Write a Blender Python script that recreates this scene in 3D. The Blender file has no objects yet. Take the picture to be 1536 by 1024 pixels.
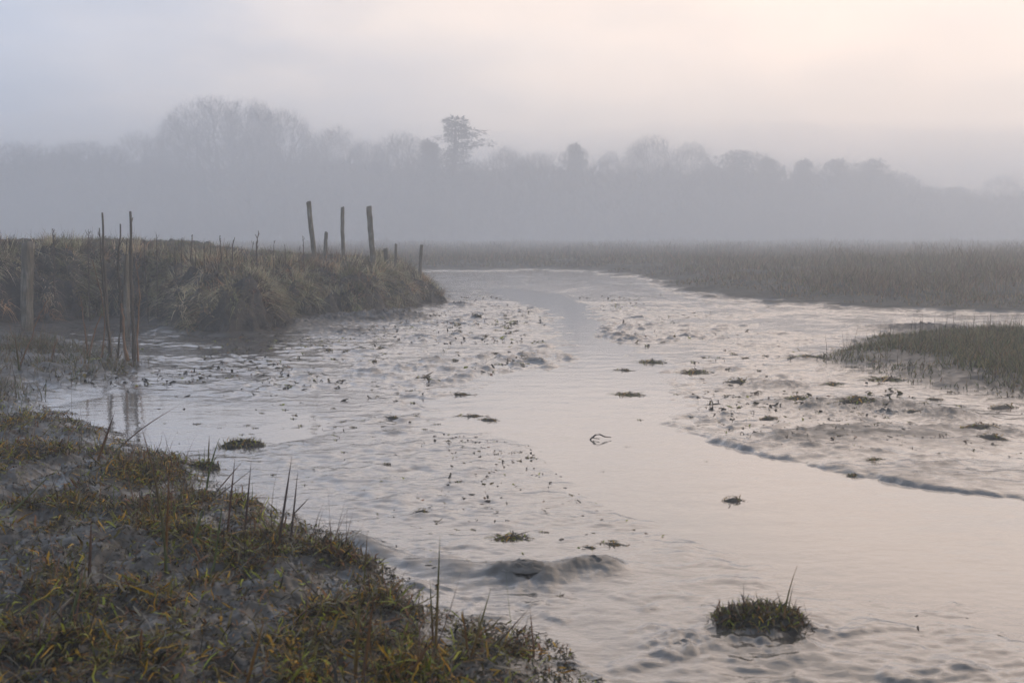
import bpy, math, random
import numpy as np
R = math.radians
rng = np.random.default_rng(11)
random.seed(5)
scene = bpy.context.scene
COL = scene.collection
H, F, CX, CY, HOR = 1.6, 1493.0, 768.0, 512.0, 350.0
PITCH = math.atan((CY - HOR) / F)
cp, sp = math.cos(PITCH), math.sin(PITCH)

def at(px, py, z=0.0):
    """point where the line of sight through a photo pixel meets height z"""
    u, v = (px - CX) / F, (CY - py) / F
    dx, dy, dz = u, cp + v * sp, -sp + v * cp
    t = (z - H) / dz
    return (dx * t, dy * t)

def at_depth(px, py, y):
    u, v = (px - CX) / F, (CY - py) / F
    dx, dy, dz = u, cp + v * sp, -sp + v * cp
    t = y / dy
    return (dx * t, y, H + dz * t)

def poly(*pts):
    return np.array([at(*p) if p[1] > HOR + 5 else p for p in pts], dtype=np.float64)

# ------------------------------------------------------------------ noise
_P = np.random.default_rng(3).permutation(4096).astype(np.int64)
_A = np.random.default_rng(4).uniform(0, 2 * np.pi, 4096)
_GX, _GY = np.cos(_A), np.sin(_A)
def pn(x, y, seed=0):
    x = np.asarray(x, float) + 517.3 + seed * 71.7; y = np.asarray(y, float) + 311.9 + seed * 37.1
    xi = np.floor(x).astype(np.int64); yi = np.floor(y).astype(np.int64)
    fx = x - xi; fy = y - yi
    u = fx * fx * fx * (fx * (fx * 6 - 15) + 10); v = fy * fy * fy * (fy * (fy * 6 - 15) + 10)
    def g(ix, iy, dx, dy):
        h = _P[(ix + _P[iy & 4095]) & 4095]
        return _GX[h] * dx + _GY[h] * dy
    a = g(xi, yi, fx, fy); b = g(xi + 1, yi, fx - 1, fy)
    c = g(xi, yi + 1, fx, fy - 1); d = g(xi + 1, yi + 1, fx - 1, fy - 1)
    return 1.5 * ((a * (1 - u) + b * u) * (1 - v) + (c * (1 - u) + d * u) * v)
def fbm(x, y, o=3, seed=0):
    s = 0; a = 1.0
    for k in range(o):
        s = s + a * pn(x * 2 ** k, y * 2 ** k, seed + k * 5); a *= .5
    return s
def sm(a, b, x):
    t = np.clip((x - a) / (b - a), 0, 1); return t * t * (3 - 2 * t)

def sdf(P, X, Y):
    """signed distance to a polygon, positive inside"""
    d2 = np.full(X.shape, 1e18); inside = np.zeros(X.shape, bool)
    n = len(P)
    for i in range(n):
        ax, ay = P[i]; bx, by = P[(i + 1) % n]
        ex, ey = bx - ax, by - ay
        t = np.clip(((X - ax) * ex + (Y - ay) * ey) / (ex * ex + ey * ey + 1e-12), 0, 1)
        qx = X - ax - ex * t; qy = Y - ay - ey * t
        d2 = np.minimum(d2, qx * qx + qy * qy)
        if abs(ey) > 1e-12:
            c = (ay > Y) != (by > Y)
            inside ^= c & (X < ex * (Y - ay) / ey + ax)
    d = np.sqrt(d2)
    return np.where(inside, d, -d)
def dline(L, X, Y):
    d2 = np.full(X.shape, 1e18)
    for i in range(len(L) - 1):
        ax, ay = L[i]; bx, by = L[i + 1]
        ex, ey = bx - ax, by - ay
        t = np.clip(((X - ax) * ex + (Y - ay) * ey) / (ex * ex + ey * ey), 0, 1)
        d2 = np.minimum(d2, (X - ax - ex * t) ** 2 + (Y - ay - ey * t) ** 2)
    return np.sqrt(d2)

# ------------------------------------------------------------------ plan of the creek
W = lambda *p: [at(*q) for q in p]
BANK = np.array([(-60., 13.)] + W((-330, 497), (-100, 497), (0, 497), (80, 493), (180, 482), (240, 484), (300, 502), (350, 507),
        (420, 499), (434, 482), (500, 478), (560, 474), (620, 466), (652, 458)) +
        [(-1.75, 24.), (-2.3, 27.), (-4., 29.5), (-9., 32.), (-20., 34.), (-60., 35.)])
MARSH = np.array([(-400., 40.), (-60., 40.), (-22., 40.)] + W((450, 409), (670, 407.5), (800, 405.5), (880, 408), (930, 413), (985, 424), (1005, 438), (1090, 451),
        (1200, 459), (1300, 466), (1420, 470), (1536, 471), (1800, 471)) + [(60., 19.), (420., 19.), (420., 291.), (-400., 291.)])
ISLET = np.array(W((1235, 541), (1262, 527), (1300, 514), (1400, 505), (1536, 500), (1800, 500), (2100, 520), (2100, 640), (1800, 622), (1536, 598), (1450, 590),
        (1372, 584), (1352, 565), (1310, 553), (1262, 548)))
SHORE = np.array(W((-900, 560), (-300, 575), (0, 600), (110, 624), (220, 668), (290, 708), (390, 752), (480, 790), (540, 828), (600, 876), (680, 908),
        (735, 934), (800, 978), (825, 1030)) + [(0.25, 2.6), (0.3, .2), (-30., .2), (-30., 8.)])
COVE = np.array(W((-900, 470), (-300, 478), (0, 492), (120, 506), (222, 536), (246, 556), (205, 572), (120, 588), (85, 612), (-100, 640), (-300, 620), (-900, 600)))
CHANNEL = np.array(W((620, 411), (760, 424), (830, 440), (875, 462), (903, 490), (912, 512), (965, 540), (1000, 560), (1005, 600), (972, 632),
        (1050, 657), (1150, 685), (1250, 706), (1400, 735), (1536, 752), (1900, 800), (1900, 1000), (1536, 905), (1250, 850), (1100, 800),
        (960, 742), (890, 700), (850, 660), (700, 640), (680, 590), (750, 568), (840, 545), (850, 520), (845, 490), (820, 465), (770, 445), (700, 432), (620, 425)))
LEDGE = np.array(W((972, 632), (1050, 657), (1150, 685), (1250, 706), (1400, 735), (1536, 752), (1900, 800), (1900, 640), (1536, 640), (1300, 640), (1150, 650), (1050, 640)))
RIDGE = W((530, 812), (600, 838), (680, 851), (760, 858), (815, 858), (860, 852), (915, 850))
BARS = W((640, 470), (700, 478), (760, 490), (800, 505), (790, 530), (740, 545))
POOL = W((90, 610), (210, 630), (330, 640))
FORE = W((850, 880), (960, 930), (1100, 985), (1400, 1040))
RIGHTFLAT = W((1080, 600), (1250, 620), (1430, 640), (1600, 660))
MIDFLAT = W((930, 470), (1050, 490), (1200, 500))
LUMPS = [(790, 860, .16, .025), (1020, 968, .15, .02), (1140, 945, .2, .03), (890, 852, .14, .02), (1175, 580, .35, .05), (1330, 610, .4, .045),
         (1425, 625, .3, .05), (1230, 612, .5, .03), (1400, 497, .9, .10), (560, 482, .5, .12), (600, 478, .5, .12), (500, 484, .5, .1), (460, 492, .5, .08), (530, 500, .6, .05),
         (365, 668, .17, .02), (860, 588, .0001, 0)]
LUMPW = [(at(a, b), r, h) for a, b, r, h in LUMPS]

def shore_lumps(X, Y):
    return .05 * pn(X * 2.0, Y * 2.0, 60) + .04 * pn(X * 4.6, Y * 4.6, 61) + .018 * pn(X * 11, Y * 11, 62)
def terrain(X, Y, parts=False):
    X = np.asarray(X, float); Y = np.asarray(Y, float)
    n1 = fbm(X * .8, Y * .8, 3, 1); n2 = fbm(X * .8, Y * .8, 3, 9)
    n3 = pn(X * 5, Y * 5, 21); n4 = pn(X * 5, Y * 5, 22)
    wX = X + .22 * n1 + .05 * n3; wY = Y + .22 * n2 + .05 * n4
    dch = sdf(CHANNEL, X + .12 * n1 + .03 * n3, Y + .25 * n2 + .05 * n4)
    amp = np.full(X.shape, .021)
    amp *= 1 - .9 * sm(-.05, .35, dch) * (1 - sm(22, 34, Y))
    bars = np.exp(-(dline(BARS, X, Y) / 3.2) ** 2)
    amp *= 1 + 1.3 * bars
    pool = np.exp(-(dline(POOL, X, Y) / 1.0) ** 4); amp *= 1 - .9 * pool
    fore = np.exp(-(dline(FORE, X, Y) / .55) ** 2)
    amp *= 1 + .15 * fore
    amp *= 1 + .5 * np.exp(-(dline(MIDFLAT, X, Y) / 4.) ** 2)
    rf = np.exp(-(dline(RIGHTFLAT, X, Y) / 1.5) ** 2)
    amp *= 1 + .7 * rf
    patch = .4 + 1.2 * sm(-.5, .6, fbm(X * .45, Y * .45, 2, 33))
    wx2, wy2 = X + .07 * n3, Y + .07 * n4
    rip = .8 * pn(wx2 * 1.5, wy2 * 3.4, 41) + .85 * pn(wx2 * 3.2, wy2 * 7.5, 42) + .5 * pn(wx2 * 7, wy2 * 15, 43) + .2 * pn(X * 20, Y * 30, 44)
    thr = .44 - .42 * bars - .22 * fore - .2 * rf
    hum = np.clip(rip - thr, 0, 2) ** 1.05 * 1.15
    und = .30 * pn(wx2 * 1.9, wy2 * 4.2, 45) + .26 * pn(wx2 * 4.3, wy2 * 8.5, 46) + .15 * pn(X * 9, Y * 17, 47) + .06 * pn(X * 20, Y * 34, 48)
    und = und * (.24 + 1.5 * sm(-.3, .6, fbm(X * .7, Y * .9, 2, 34)))
    far = sm(22, 34, Y)
    z = amp * (.55 * patch * hum + und) - .04 * sm(-.9, .8, dch) * (1 - .92 * far) + .006 * far
    z -= .022 * pool
    dled = sdf(LEDGE, X + .05 * n1 + .035 * n3, Y + .09 * n2 + .06 * n4)
    dled = dled + .05 * pn(X * 8, Y * 6, 55) + .03 * pn(X * 19, Y * 12, 56)
    z += .048 * sm(-.03, .1, dled) * (1 - sm(.1, 1.3, dled)) * (.75 + .5 * n1)
    dr = dline(RIDGE, X + .03 * n3, Y + .05 * n1 + .03 * n4)
    z += .032 * np.exp(-(dr / .075) ** 2) * (1 + .6 * n3)
    for (lx, ly), r, h in LUMPW:
        if h: z += h * np.exp(-(((X + .04 * n3 - lx) ** 2 + (Y + .04 * n4 - ly) ** 2) / r ** 2)) * (1 + .5 * pn(X * 14, Y * 14, 50) + .3 * pn(X * 34, Y * 34, 51))
    # foreground shore
    ds = sdf(SHORE, wX, wY)
    sh = np.interp(ds, [-.15, 0, .25, .8, 2, 4, 8], [0, .012, .055, .085, .15, .24, .3])
    lum = shore_lumps(X, Y) + .012 * pn(X * 21, Y * 24, 63) + .006 * pn(X * 45, Y * 50, 64)
    z = z + sh + sm(0, .5, ds) * lum
    # old earth bank
    db = sdf(BANK, X + .35 * n1 + .12 * n3, Y + .35 * n2 + .12 * n4)
    lob = .34 * pn(X * 1.1, Y * 1.1, 70) + .2 * pn(X * 3.1, Y * 3.1, 71) + .06 * pn(X * 9, Y * 9, 72)
    hb = np.interp(X, [-9, -8.2, -7.2, -6, -4.5, -3, -2.4, -1.7, -1.2], [1.4, 1.4, 1.32, 1.15, 1.08, .93, .8, .62, .5])
    hb = np.where(Y > 24, np.minimum(hb, .95), hb)
    pr = np.interp(db + lob * sm(-.2, .3, db), [-1.4, -.4, 0, .12, .35, .7, 1.05, 1.6, 2.8], [0, .04, .1, .3, .55, .8, .93, 1.0, 1.0])
    zb = hb * pr + sm(.6, 1.4, db) * (.07 * pn(X * 1.3, Y * 1.3, 75) + .03 * pn(X * 4, Y * 4, 76)) + sm(-.1, .3, db) * (.06 * pn(X * 7, Y * 7, 77) + .03 * pn(X * 16, Y * 16, 78))
    z = z + zb
    # cove mud that climbs to the left
    dc = sdf(COVE, wX, wY)
    z += np.interp(dc, [-.3, 0, .3, 1.2, 3], [0, .015, .05, .10, .2]) * (1 - sm(.0, .5, db)) + sm(-.1, .6, dc) * .7 * shore_lumps(X, Y)
    # salt marsh beyond
    dm = sdf(MARSH, X + .8 * n1, Y + .9 * n2)
    mm = np.interp(dm, [-.3, 0, .4, 1.5, 4, 9, 25], [0, .02, .09, .16, .3, .4, .45])
    z = z + mm + sm(.3, 2, dm) * .06 * n1
    di = sdf(ISLET, X + .22 * n1 + .08 * n3, Y + .25 * n2 + .08 * n4)
    z = z + np.interp(di, [-.6, 0, .3, 1, 3], [0, .03, .08, .13, .18]) + sm(0, .4, di) * .02 * n3
    if parts: return z, db, dm, di, ds
    return z

# ------------------------------------------------------------------ object helpers
def link(name, me, mat=None, parent=None, loc=None):
    o = bpy.data.objects.new(name, me); COL.objects.link(o)
    if mat is not None and me is not None and not me.materials: me.materials.append(mat)
    if parent is not None: o.parent = parent
    if loc is not None: o.location = loc
    return o
def tag(o, label=None, cat=None, group=None, kind=None):
    for k, v in (('label', label), ('category', cat), ('group', group), ('kind', kind)):
        if v: o[k] = v
    return o
def mesh_np(name, V, Fq, col=None, smooth=True):
    V = np.ascontiguousarray(V, np.float32).reshape(-1, 3); Fq = np.ascontiguousarray(Fq, np.int32)
    k = Fq.shape[1]; n = len(Fq)
    me = bpy.data.meshes.new(name)
    me.vertices.add(len(V)); me.vertices.foreach_set('co', V.ravel())
    me.loops.add(n * k); me.loops.foreach_set('vertex_index', Fq.ravel())
    me.polygons.add(n); me.polygons.foreach_set('loop_start', np.arange(n, dtype=np.int32) * k)
    me.polygons.foreach_set('loop_total', np.full(n, k, np.int32))
    me.polygons.foreach_set('use_smooth', np.full(n, smooth, bool))
    if col is not None:
        a = me.attributes.new('tint', 'FLOAT_COLOR', 'POINT')
        c = np.ones((len(V), 4), np.float32); c[:, :3] = np.asarray(col).reshape(-1, 3)
        a.data.foreach_set('color', c.ravel())
    me.update(calc_edges=True)
    return me
class Geo:
    def __init__(s): s.V = []; s.F = []; s.C = []; s.n = 0
    def add(s, V, Fq, C):
        V = np.asarray(V, float).reshape(-1, 3)
        C = np.asarray(C, float)
        if C.ndim == 1: C = np.tile(C, (len(V), 1))
        s.V.append(V); s.F.append(np.asarray(Fq) + s.n); s.C.append(C); s.n += len(V)
    def mesh(s, name, smooth=True):
        return mesh_np(name, np.concatenate(s.V), np.concatenate(s.F), np.concatenate(s.C), smooth)
    def ribbons(s, base, d0, bend, L, w, col, S=4, curl=None, tip=.08, wid=None, shape=None):
        base = np.asarray(base, float); N = len(base)
        d0 = np.broadcast_to(d0, (N, 3)); bend = np.broadcast_to(bend, (N, 3))
        L = np.broadcast_to(L, N); w = np.broadcast_to(w, N)
        q = np.linspace(0, 1, S + 1)
        P = base[:, None] + L[:, None, None] * (q[None, :, None] * d0[:, None] + (q ** 2)[None, :, None] * bend[:, None])
        if curl is not None:
            P = P + L[:, None, None] * np.sin(q * 5.)[None, :, None] * curl[:, None]
        if wid is None:
            a = rng.uniform(0, 2 * np.pi, N)
            wid = np.stack([np.cos(a), np.sin(a), rng.uniform(-.3, .3, N)], 1)
        pr = (1 - (1 - tip) * q ** 1.5) if shape is None else np.asarray(shape)
        off = (wid[:, None] * (w[:, None] * pr[None])[..., None]) * .5
        V = np.stack([P - off, P + off], 2).reshape(-1, 3)
        k = np.arange(N)[:, None] * (2 * (S + 1)) + np.arange(S)[None] * 2
        Fq = np.stack([k, k + 1, k + 3, k + 2], -1).reshape(-1, 4)
        C = np.repeat(np.broadcast_to(col, (N, 3)), 2 * (S + 1), 0)
        s.add(V, Fq, C)
    def tube(s, pts, rad, col, sides=6, cap=True):
        pts = np.asarray(pts, float); rad = np.broadcast_to(rad, len(pts))
        tn = np.gradient(pts, axis=0); tn /= np.linalg.norm(tn, axis=1)[:, None] + 1e-9
        ref = np.array([1., 0, 0]) if abs(tn[0, 0]) < .8 else np.array([0, 1., 0])
        a = np.cross(tn, ref); a /= np.linalg.norm(a, axis=1)[:, None]; b = np.cross(tn, a)
        th = np.arange(sides) * 2 * np.pi / sides
        V = pts[:, None] + rad[:, None, None] * (np.cos(th)[None, :, None] * a[:, None] + np.sin(th)[None, :, None] * b[:, None])
        m = len(pts); i = np.arange(m - 1)[:, None] * sides; j = np.arange(sides)[None]; j2 = (j + 1) % sides
        Fq = np.stack([i + j, i + j2, i + sides + j2, i + sides + j], -1).reshape(-1, 4)
        V = V.reshape(-1, 3)
        if cap:
            V = np.concatenate([V, pts[-1:]]); t = len(V) - 1; b0 = (m - 1) * sides
            Fq = np.concatenate([Fq, [[b0 + k, b0 + (k + 1) % sides, t, t] for k in range(sides)]]) if False else Fq
            V = V[:-1]
            if sides == 4: Fq = np.concatenate([Fq, [[b0, b0 + 1, b0 + 2, b0 + 3]]])
            elif sides % 2 == 0:
                Fq = np.concatenate([Fq, [[b0, b0 + k, b0 + k + 1, b0 + k + 2] for k in range(1, sides - 2, 2)]])
        s.add(V, Fq, col)

def unit(v): return v / (np.linalg.norm(v, axis=-1, keepdims=True) + 1e-9)
def pal(N, cols, wts, jit=.25):
    cols = np.array(cols); k = rng.choice(len(cols), N, p=np.array(wts) / sum(wts))
    return cols[k] * rng.uniform(1 - jit, 1 + jit, (N, 1)) * rng.uniform(.93, 1.07, (N, 3))
def scatter(N, x0, x1, y0, y1):
    return rng.uniform(x0, x1, N), rng.uniform(y0, y1, N)
def keep(m, *a): return [q[m] for q in a]
def in_view_bias(N, y0, y1, t0, t1, power=1.0):
    """points whose density falls with distance, in a wedge of ground"""
    q = rng.uniform(0, 1, N); y = y0 * (y1 / y0) ** (q ** power); t = rng.uniform(t0, t1, N)
    return t * y, y

# ------------------------------------------------------------------ materials
def new_mat(name):
    m = bpy.data.materials.new(name); m.use_nodes = True; nt = m.node_tree; nt.nodes.clear()
    return m, nt, nt.nodes.new('ShaderNodeOutputMaterial')
def nd(nt, t, **kw):
    n = nt.nodes.new('ShaderNode' + t)
    for k, v in kw.items(): setattr(n, k, v)
    return n
def noise_col(nt, scale, stops, detail=6, rough=.6, co=None):
    n = nd(nt, 'TexNoise'); n.inputs['Scale'].default_value = scale; n.inputs['Detail'].default_value = detail; n.inputs['Roughness'].default_value = rough
    if co is not None: nt.links.new(co, n.inputs['Vector'])
    r = nd(nt, 'ValToRGB'); e = r.color_ramp.elements
    while len(e) < len(stops): e.new(.5)
    for k, (p, c) in enumerate(stops): e[k].position = p; e[k].color = (*c, 1)
    nt.links.new(n.outputs['Fac'], r.inputs['Fac'])
    return r.outputs['Color'], n
def wet_material(name, cols, film_ior, film_add, film_rough, bumps, dry=None, patch_scale=1.3):
    m, nt, out = new_mat(name); L = nt.links.new
    geo = nd(nt, 'NewGeometry')
    c, _ = noise_col(nt, 3.0, cols, 8, .65, geo.outputs['Position'])
    prev = None
    for sc, st, dist in bumps:
        n = nd(nt, 'TexNoise'); n.inputs['Scale'].default_value = sc; n.inputs['Detail'].default_value = 4
        mp = nd(nt, 'Mapping'); mp.inputs['Scale'].default_value = (.6, 1, 1)
        L(geo.outputs['Position'], mp.inputs['Vector']); L(mp.outputs[0], n.inputs['Vector'])
        b = nd(nt, 'Bump'); b.inputs['Strength'].default_value = st; b.inputs['Distance'].default_value = dist
        L(n.outputs['Fac'], b.inputs['Height'])
        if prev: L(prev, b.inputs['Normal'])
        prev = b.outputs['Normal']
    p = nd(nt, 'BsdfPrincipled'); p.inputs['Roughness'].default_value = .55
    p.inputs['Specular IOR Level'].default_value = .3
    L(c, p.inputs['Base Color']); L(prev, p.inputs['Normal'])
    g = nd(nt, 'BsdfGlossy'); g.inputs['Roughness'].default_value = film_rough; g.inputs['Color'].default_value = (.96, .95, .94, 1)
    L(prev, g.inputs['Normal'])
    fr = nd(nt, 'LayerWeight'); fr.inputs['Blend'].default_value = .5; L(prev, fr.inputs['Normal'])      # reflection rises steeply towards grazing
    pw = nd(nt, 'Math', operation='POWER'); pw.inputs[1].default_value = film_ior; L(fr.outputs['Facing'], pw.inputs[0])
    ma = nd(nt, 'Math', operation='ADD', use_clamp=True); ma.inputs[1].default_value = film_add; L(pw.outputs[0], ma.inputs[0])
    mi = nd(nt, 'Math', operation='MINIMUM'); mi.inputs[1].default_value = .68; L(ma.outputs[0], mi.inputs[0]); fac = mi.outputs[0]
    if dry:
        z0, z1, keep = dry
        sx = nd(nt, 'SeparateXYZ'); L(geo.outputs['Position'], sx.inputs[0])
        mr = nd(nt, 'MapRange'); mr.inputs['From Min'].default_value = z0; mr.inputs['From Max'].default_value = z1
        mr.inputs['To Min'].default_value = 1; mr.inputs['To Max'].default_value = keep; L(sx.outputs['Z'], mr.inputs['Value'])
        n = nd(nt, 'TexNoise'); n.inputs['Scale'].default_value = patch_scale * 8; n.inputs['Detail'].default_value = 5; L(geo.outputs['Position'], n.inputs['Vector'])
        m2 = nd(nt, 'MapRange'); m2.inputs['From Min'].default_value = .42; m2.inputs['From Max'].default_value = .66
        m2.inputs['To Max'].default_value = 1; L(n.outputs['Fac'], m2.inputs['Value'])
        lo = nd(nt, 'MapRange'); lo.inputs['From Min'].default_value = .004; lo.inputs['From Max'].default_value = z1; lo.inputs['To Min'].default_value = .97; lo.inputs['To Max'].default_value = .03; L(sx.outputs['Z'], lo.inputs['Value']); L(lo.outputs[0], m2.inputs['To Min'])
        mu = nd(nt, 'Math', operation='MULTIPLY'); L(fac, mu.inputs[0]); L(mr.outputs[0], mu.inputs[1])
        mu2 = nd(nt, 'Math', operation='MULTIPLY'); L(mu.outputs[0], mu2.inputs[0]); L(m2.outputs[0], mu2.inputs[1])
        fac = mu2.outputs[0]
    mx = nd(nt, 'MixShader'); L(fac, mx.inputs[0]); L(p.outputs[0], mx.inputs[1]); L(g.outputs[0], mx.inputs[2])
    L(mx.outputs[0], out.inputs['Surface'])
    return m
M_MUD = wet_material('wet_mud', [(.3, (.04, .035, .028)), (.55, (.066, .057, .045)), (.75, (.098, .086, .068))], 2.15, .02, .075,
                     [(9, .3, .02), (30, .32, .01)], dry=(.012, .08, .3))
M_WATER = wet_material('silty_water', [(.3, (.13, .115, .095)), (.7, (.16, .142, .118))], 2.4, .02, .07, [(3.5, .22, .03), (15, .15, .01)])
def soil_material(name, cols, scale=4, spec=.25, rough=.8, bump=.6):
    m, nt, out = new_mat(name); L = nt.links.new
    geo = nd(nt, 'NewGeometry')
    c, n = noise_col(nt, scale, cols, 10, .7, geo.outputs['Position'])
    n2 = nd(nt, 'TexNoise'); n2.inputs['Scale'].default_value = 22; n2.inputs['Detail'].default_value = 8; L(geo.outputs['Position'], n2.inputs['Vector'])
    b = nd(nt, 'Bump'); b.inputs['Strength'].default_value = bump; b.inputs['Distance'].default_value = .03; L(n2.outputs['Fac'], b.inputs['Height'])
    p = nd(nt, 'BsdfPrincipled'); p.inputs['Roughness'].default_value = rough; p.inputs['Specular IOR Level'].default_value = spec
    L(c, p.inputs['Base Color']); L(b.outputs[0], p.inputs['Normal']); L(p.outputs[0], out.inputs['Surface'])
    return m
M_BANK = soil_material('bank_earth', [(.3, (.022, .018, .013)), (.5, (.05, .04, .028)), (.7, (.085, .068, .045))], 6, .3, .65, 1.)
M_MARSH = soil_material('marsh_earth', [(.3, (.04, .036, .028)), (.55, (.075, .066, .048)), (.75, (.10, .088, .062))], 1.2)
def leaf_material(name, rough=.55, spec=.35, trans=.25):
    m, nt, out = new_mat(name); L = nt.links.new
    a = nd(nt, 'Attribute', attribute_name='tint')
    geo = nd(nt, 'NewGeometry')
    n = nd(nt, 'TexNoise'); n.inputs['Scale'].default_value = 60; L(geo.outputs['Position'], n.inputs['Vector'])
    mr = nd(nt, 'MapRange'); mr.inputs['To Min'].default_value = .6; mr.inputs['To Max'].default_value = 1.4; L(n.outputs['Fac'], mr.inputs['Value'])
    mx = nd(nt, 'VectorMath', operation='SCALE'); L(a.outputs['Color'], mx.inputs[0]); L(mr.outputs[0], mx.inputs['Scale'])
    p = nd(nt, 'BsdfPrincipled'); p.inputs['Roughness'].default_value = rough; p.inputs['Specular IOR Level'].default_value = spec
    L(mx.outputs[0], p.inputs['Base Color'])
    t = nd(nt, 'BsdfTranslucent'); L(mx.outputs[0], t.inputs['Color'])
    ms = nd(nt, 'MixShader'); ms.inputs[0].default_value = trans; L(p.outputs[0], ms.inputs[1]); L(t.outputs[0], ms.inputs[2])
    L(ms.outputs[0], out.inputs['Surface'])
    return m
M_LEAF = leaf_material('dead_grass'); M_WEED = leaf_material('wet_weed', .45, .22, .15); M_TREE = leaf_material('bark_and_twigs', .9, .1, 0.)
def wood_material(name):
    m, nt, out = new_mat(name); L = nt.links.new
    tc = nd(nt, 'TexCoord'); mp = nd(nt, 'Mapping'); mp.inputs['Scale'].default_value = (30, 30, 2.5); L(tc.outputs['Object'], mp.inputs['Vector'])
    c, n = noise_col(nt, 1.5, [(.3, (.07, .062, .05)), (.5, (.2, .175, .135)), (.7, (.36, .32, .26))], 8, .65, mp.outputs[0])
    c2, n2 = noise_col(nt, 5, [(.45, (.55, .5, .4)), (.7, (1, 1, 1))], 4, .5, tc.outputs['Object'])
    mx = nd(nt, 'VectorMath', operation='MULTIPLY'); L(c, mx.inputs[0]); L(c2, mx.inputs[1])
    b = nd(nt, 'Bump'); b.inputs['Strength'].default_value = .7; b.inputs['Distance'].default_value = .01; L(n.outputs['Fac'], b.inputs['Height'])
    p = nd(nt, 'BsdfPrincipled'); p.inputs['Roughness'].default_value = .8; L(mx.outputs[0], p.inputs['Base Color']); L(b.outputs[0], p.inputs['Normal'])
    L(p.outputs[0], out.inputs['Surface'])
    return m
M_WOOD = wood_material('weathered_wood')

# ------------------------------------------------------------------ ground
rows = np.concatenate([np.linspace(.3, 2.4, 36)[:-1], np.geomspace(2.4, 14, 500)[:-1], np.linspace(14, 23.5, 320)[:-1],
                       np.geomspace(23.5, 60, 230)[:-1], np.geomspace(60, 290, 70)])
ti = np.linspace(-.6, .6, 860); to = np.geomspace(.6, 1.6, 40)[1:]
tt = np.concatenate([-to[::-1], ti, to])
Yg, Tg = np.meshgrid(rows, tt, indexing='ij'); Xg = Tg * (Yg + .4 * np.exp(-Yg))
Zg, DB, DM, DI, DS = terrain(Xg, Yg, True)
nr, nc = Xg.shape
idx = np.arange(nr * nc).reshape(nr, nc)
FQ = np.stack([idx[:-1, :-1], idx[:-1, 1:], idx[1:, 1:], idx[1:, :-1]], -1).reshape(-1, 4)
VV = np.stack([Xg, Yg, Zg], -1).reshape(-1, 3)
fb = DB[:-1, :-1].ravel() > -.12; fm = (DM[:-1, :-1].ravel() > .25) & ~fb
def sub(mask, name, mat, label, cat):
    f = FQ[mask]; u, inv = np.unique(f, return_inverse=True)
    o = link(name, mesh_np(name, VV[u], inv.reshape(-1, 4)), mat); tag(o, label, cat, kind='structure'); return o
sub(~fb & ~fm, 'mudflat', M_MUD, 'wet grey mudflat beside the creek channel', 'mudflat')
sub(fb, 'earth_bank', M_BANK, 'eroded dark earth bank under draped dead grass', 'bank')
sub(fm, 'marsh_ground', M_MARSH, 'flat marsh ground beyond the creek', 'ground')
base = mesh_np('ground', [(-440, -45, -.3), (440, -45, -.3), (440, 292, -.3), (-440, 292, -.3)], [[0, 1, 2, 3]], smooth=False)
tag(link('ground', base, M_MUD), 'low mud ground under the whole estuary', 'ground', kind='structure')
WZ = -.011
wv = [(-60, -3, WZ), (90, -3, WZ), (90, 60, WZ), (-60, 60, WZ)]
tag(link('creek_water', mesh_np('creek_water', wv, [[0, 1, 2, 3]], smooth=False), M_WATER), 'smooth silty water winding down the tidal creek', 'water', kind='structure')

# ------------------------------------------------------------------ bank grass, draped and standing
STRAW = [(.58, .48, .30), (.24, .195, .105), (.085, .06, .037), (.44, .26, .13), (.2, .2, .085)]
def keep(m, *a): return [q[m] for q in a]
def slope_at(x, y, e=.06):
    return (terrain(x + e, y) - terrain(x - e, y)) / (2 * e), (terrain(x, y + e) - terrain(x, y - e)) / (2 * e)
g = Geo()
def bank_tufts(nt_, per, lo, hi, L0, L1, keepf, cols, wts, dark=1., spread=.07, hang=1., w=(.007, .014)):
    x, y = scatter(nt_, -10.5, -.8, 13.3, 26)
    z, db, dm, di, ds = terrain(x, y, True)
    m = (db > lo) & (db < hi) & (rng.uniform(size=nt_) < keepf(x, y, db))
    x, y, db = keep(m, x, y, db); n = len(x)
    tc_ = pal(n, cols, wts, .45) * dark; tl = rng.uniform(L0, L1, n); ta = rng.normal(0, .35, (n, 3))
    i = np.repeat(np.arange(n), per); N = len(i); sc_ = spread * rng.uniform(.5, 1.5, n)[i]
    X, Y = x[i] + rng.normal(0, 1, N) * sc_, y[i] + rng.normal(0, 1, N) * sc_
    Z = terrain(X, Y); gx, gy = slope_at(X, Y)
    nrm = unit(np.stack([-gx, -gy, np.ones(N)], 1)); slope = 1 - nrm[:, 2]
    d0 = unit(nrm + ta[i] + rng.normal(0, .25, (N, 3)) + [0, 0, .35])
    down = unit(np.stack([-gx, -gy, np.zeros(N)], 1)) * .6 + [0, 0, -1.]
    bend = down * (rng.uniform(.5, 1.1, N) * sm(.02, .3, slope) * hang)[:, None] + rng.normal(0, .16, (N, 3))
    g.ribbons(np.stack([X, Y, Z - .015], 1), d0, bend, tl[i] * rng.uniform(.6, 1.15, N), rng.uniform(*w, N), tc_[i] * rng.uniform(.7, 1.25, (N, 1)), S=4)
def keep(m, *a): return [q[m] for q in a]
hung = lambda x, y, db: np.clip(.7 + .8 * fbm(x * .8, y * .8, 3, 90), .04, 1) * .9
bank_tufts(13000, 28, .1, 1.3, .14, .36, hung, STRAW, [3, 3, 3, 1.2, 2], 1., .06)
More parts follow.
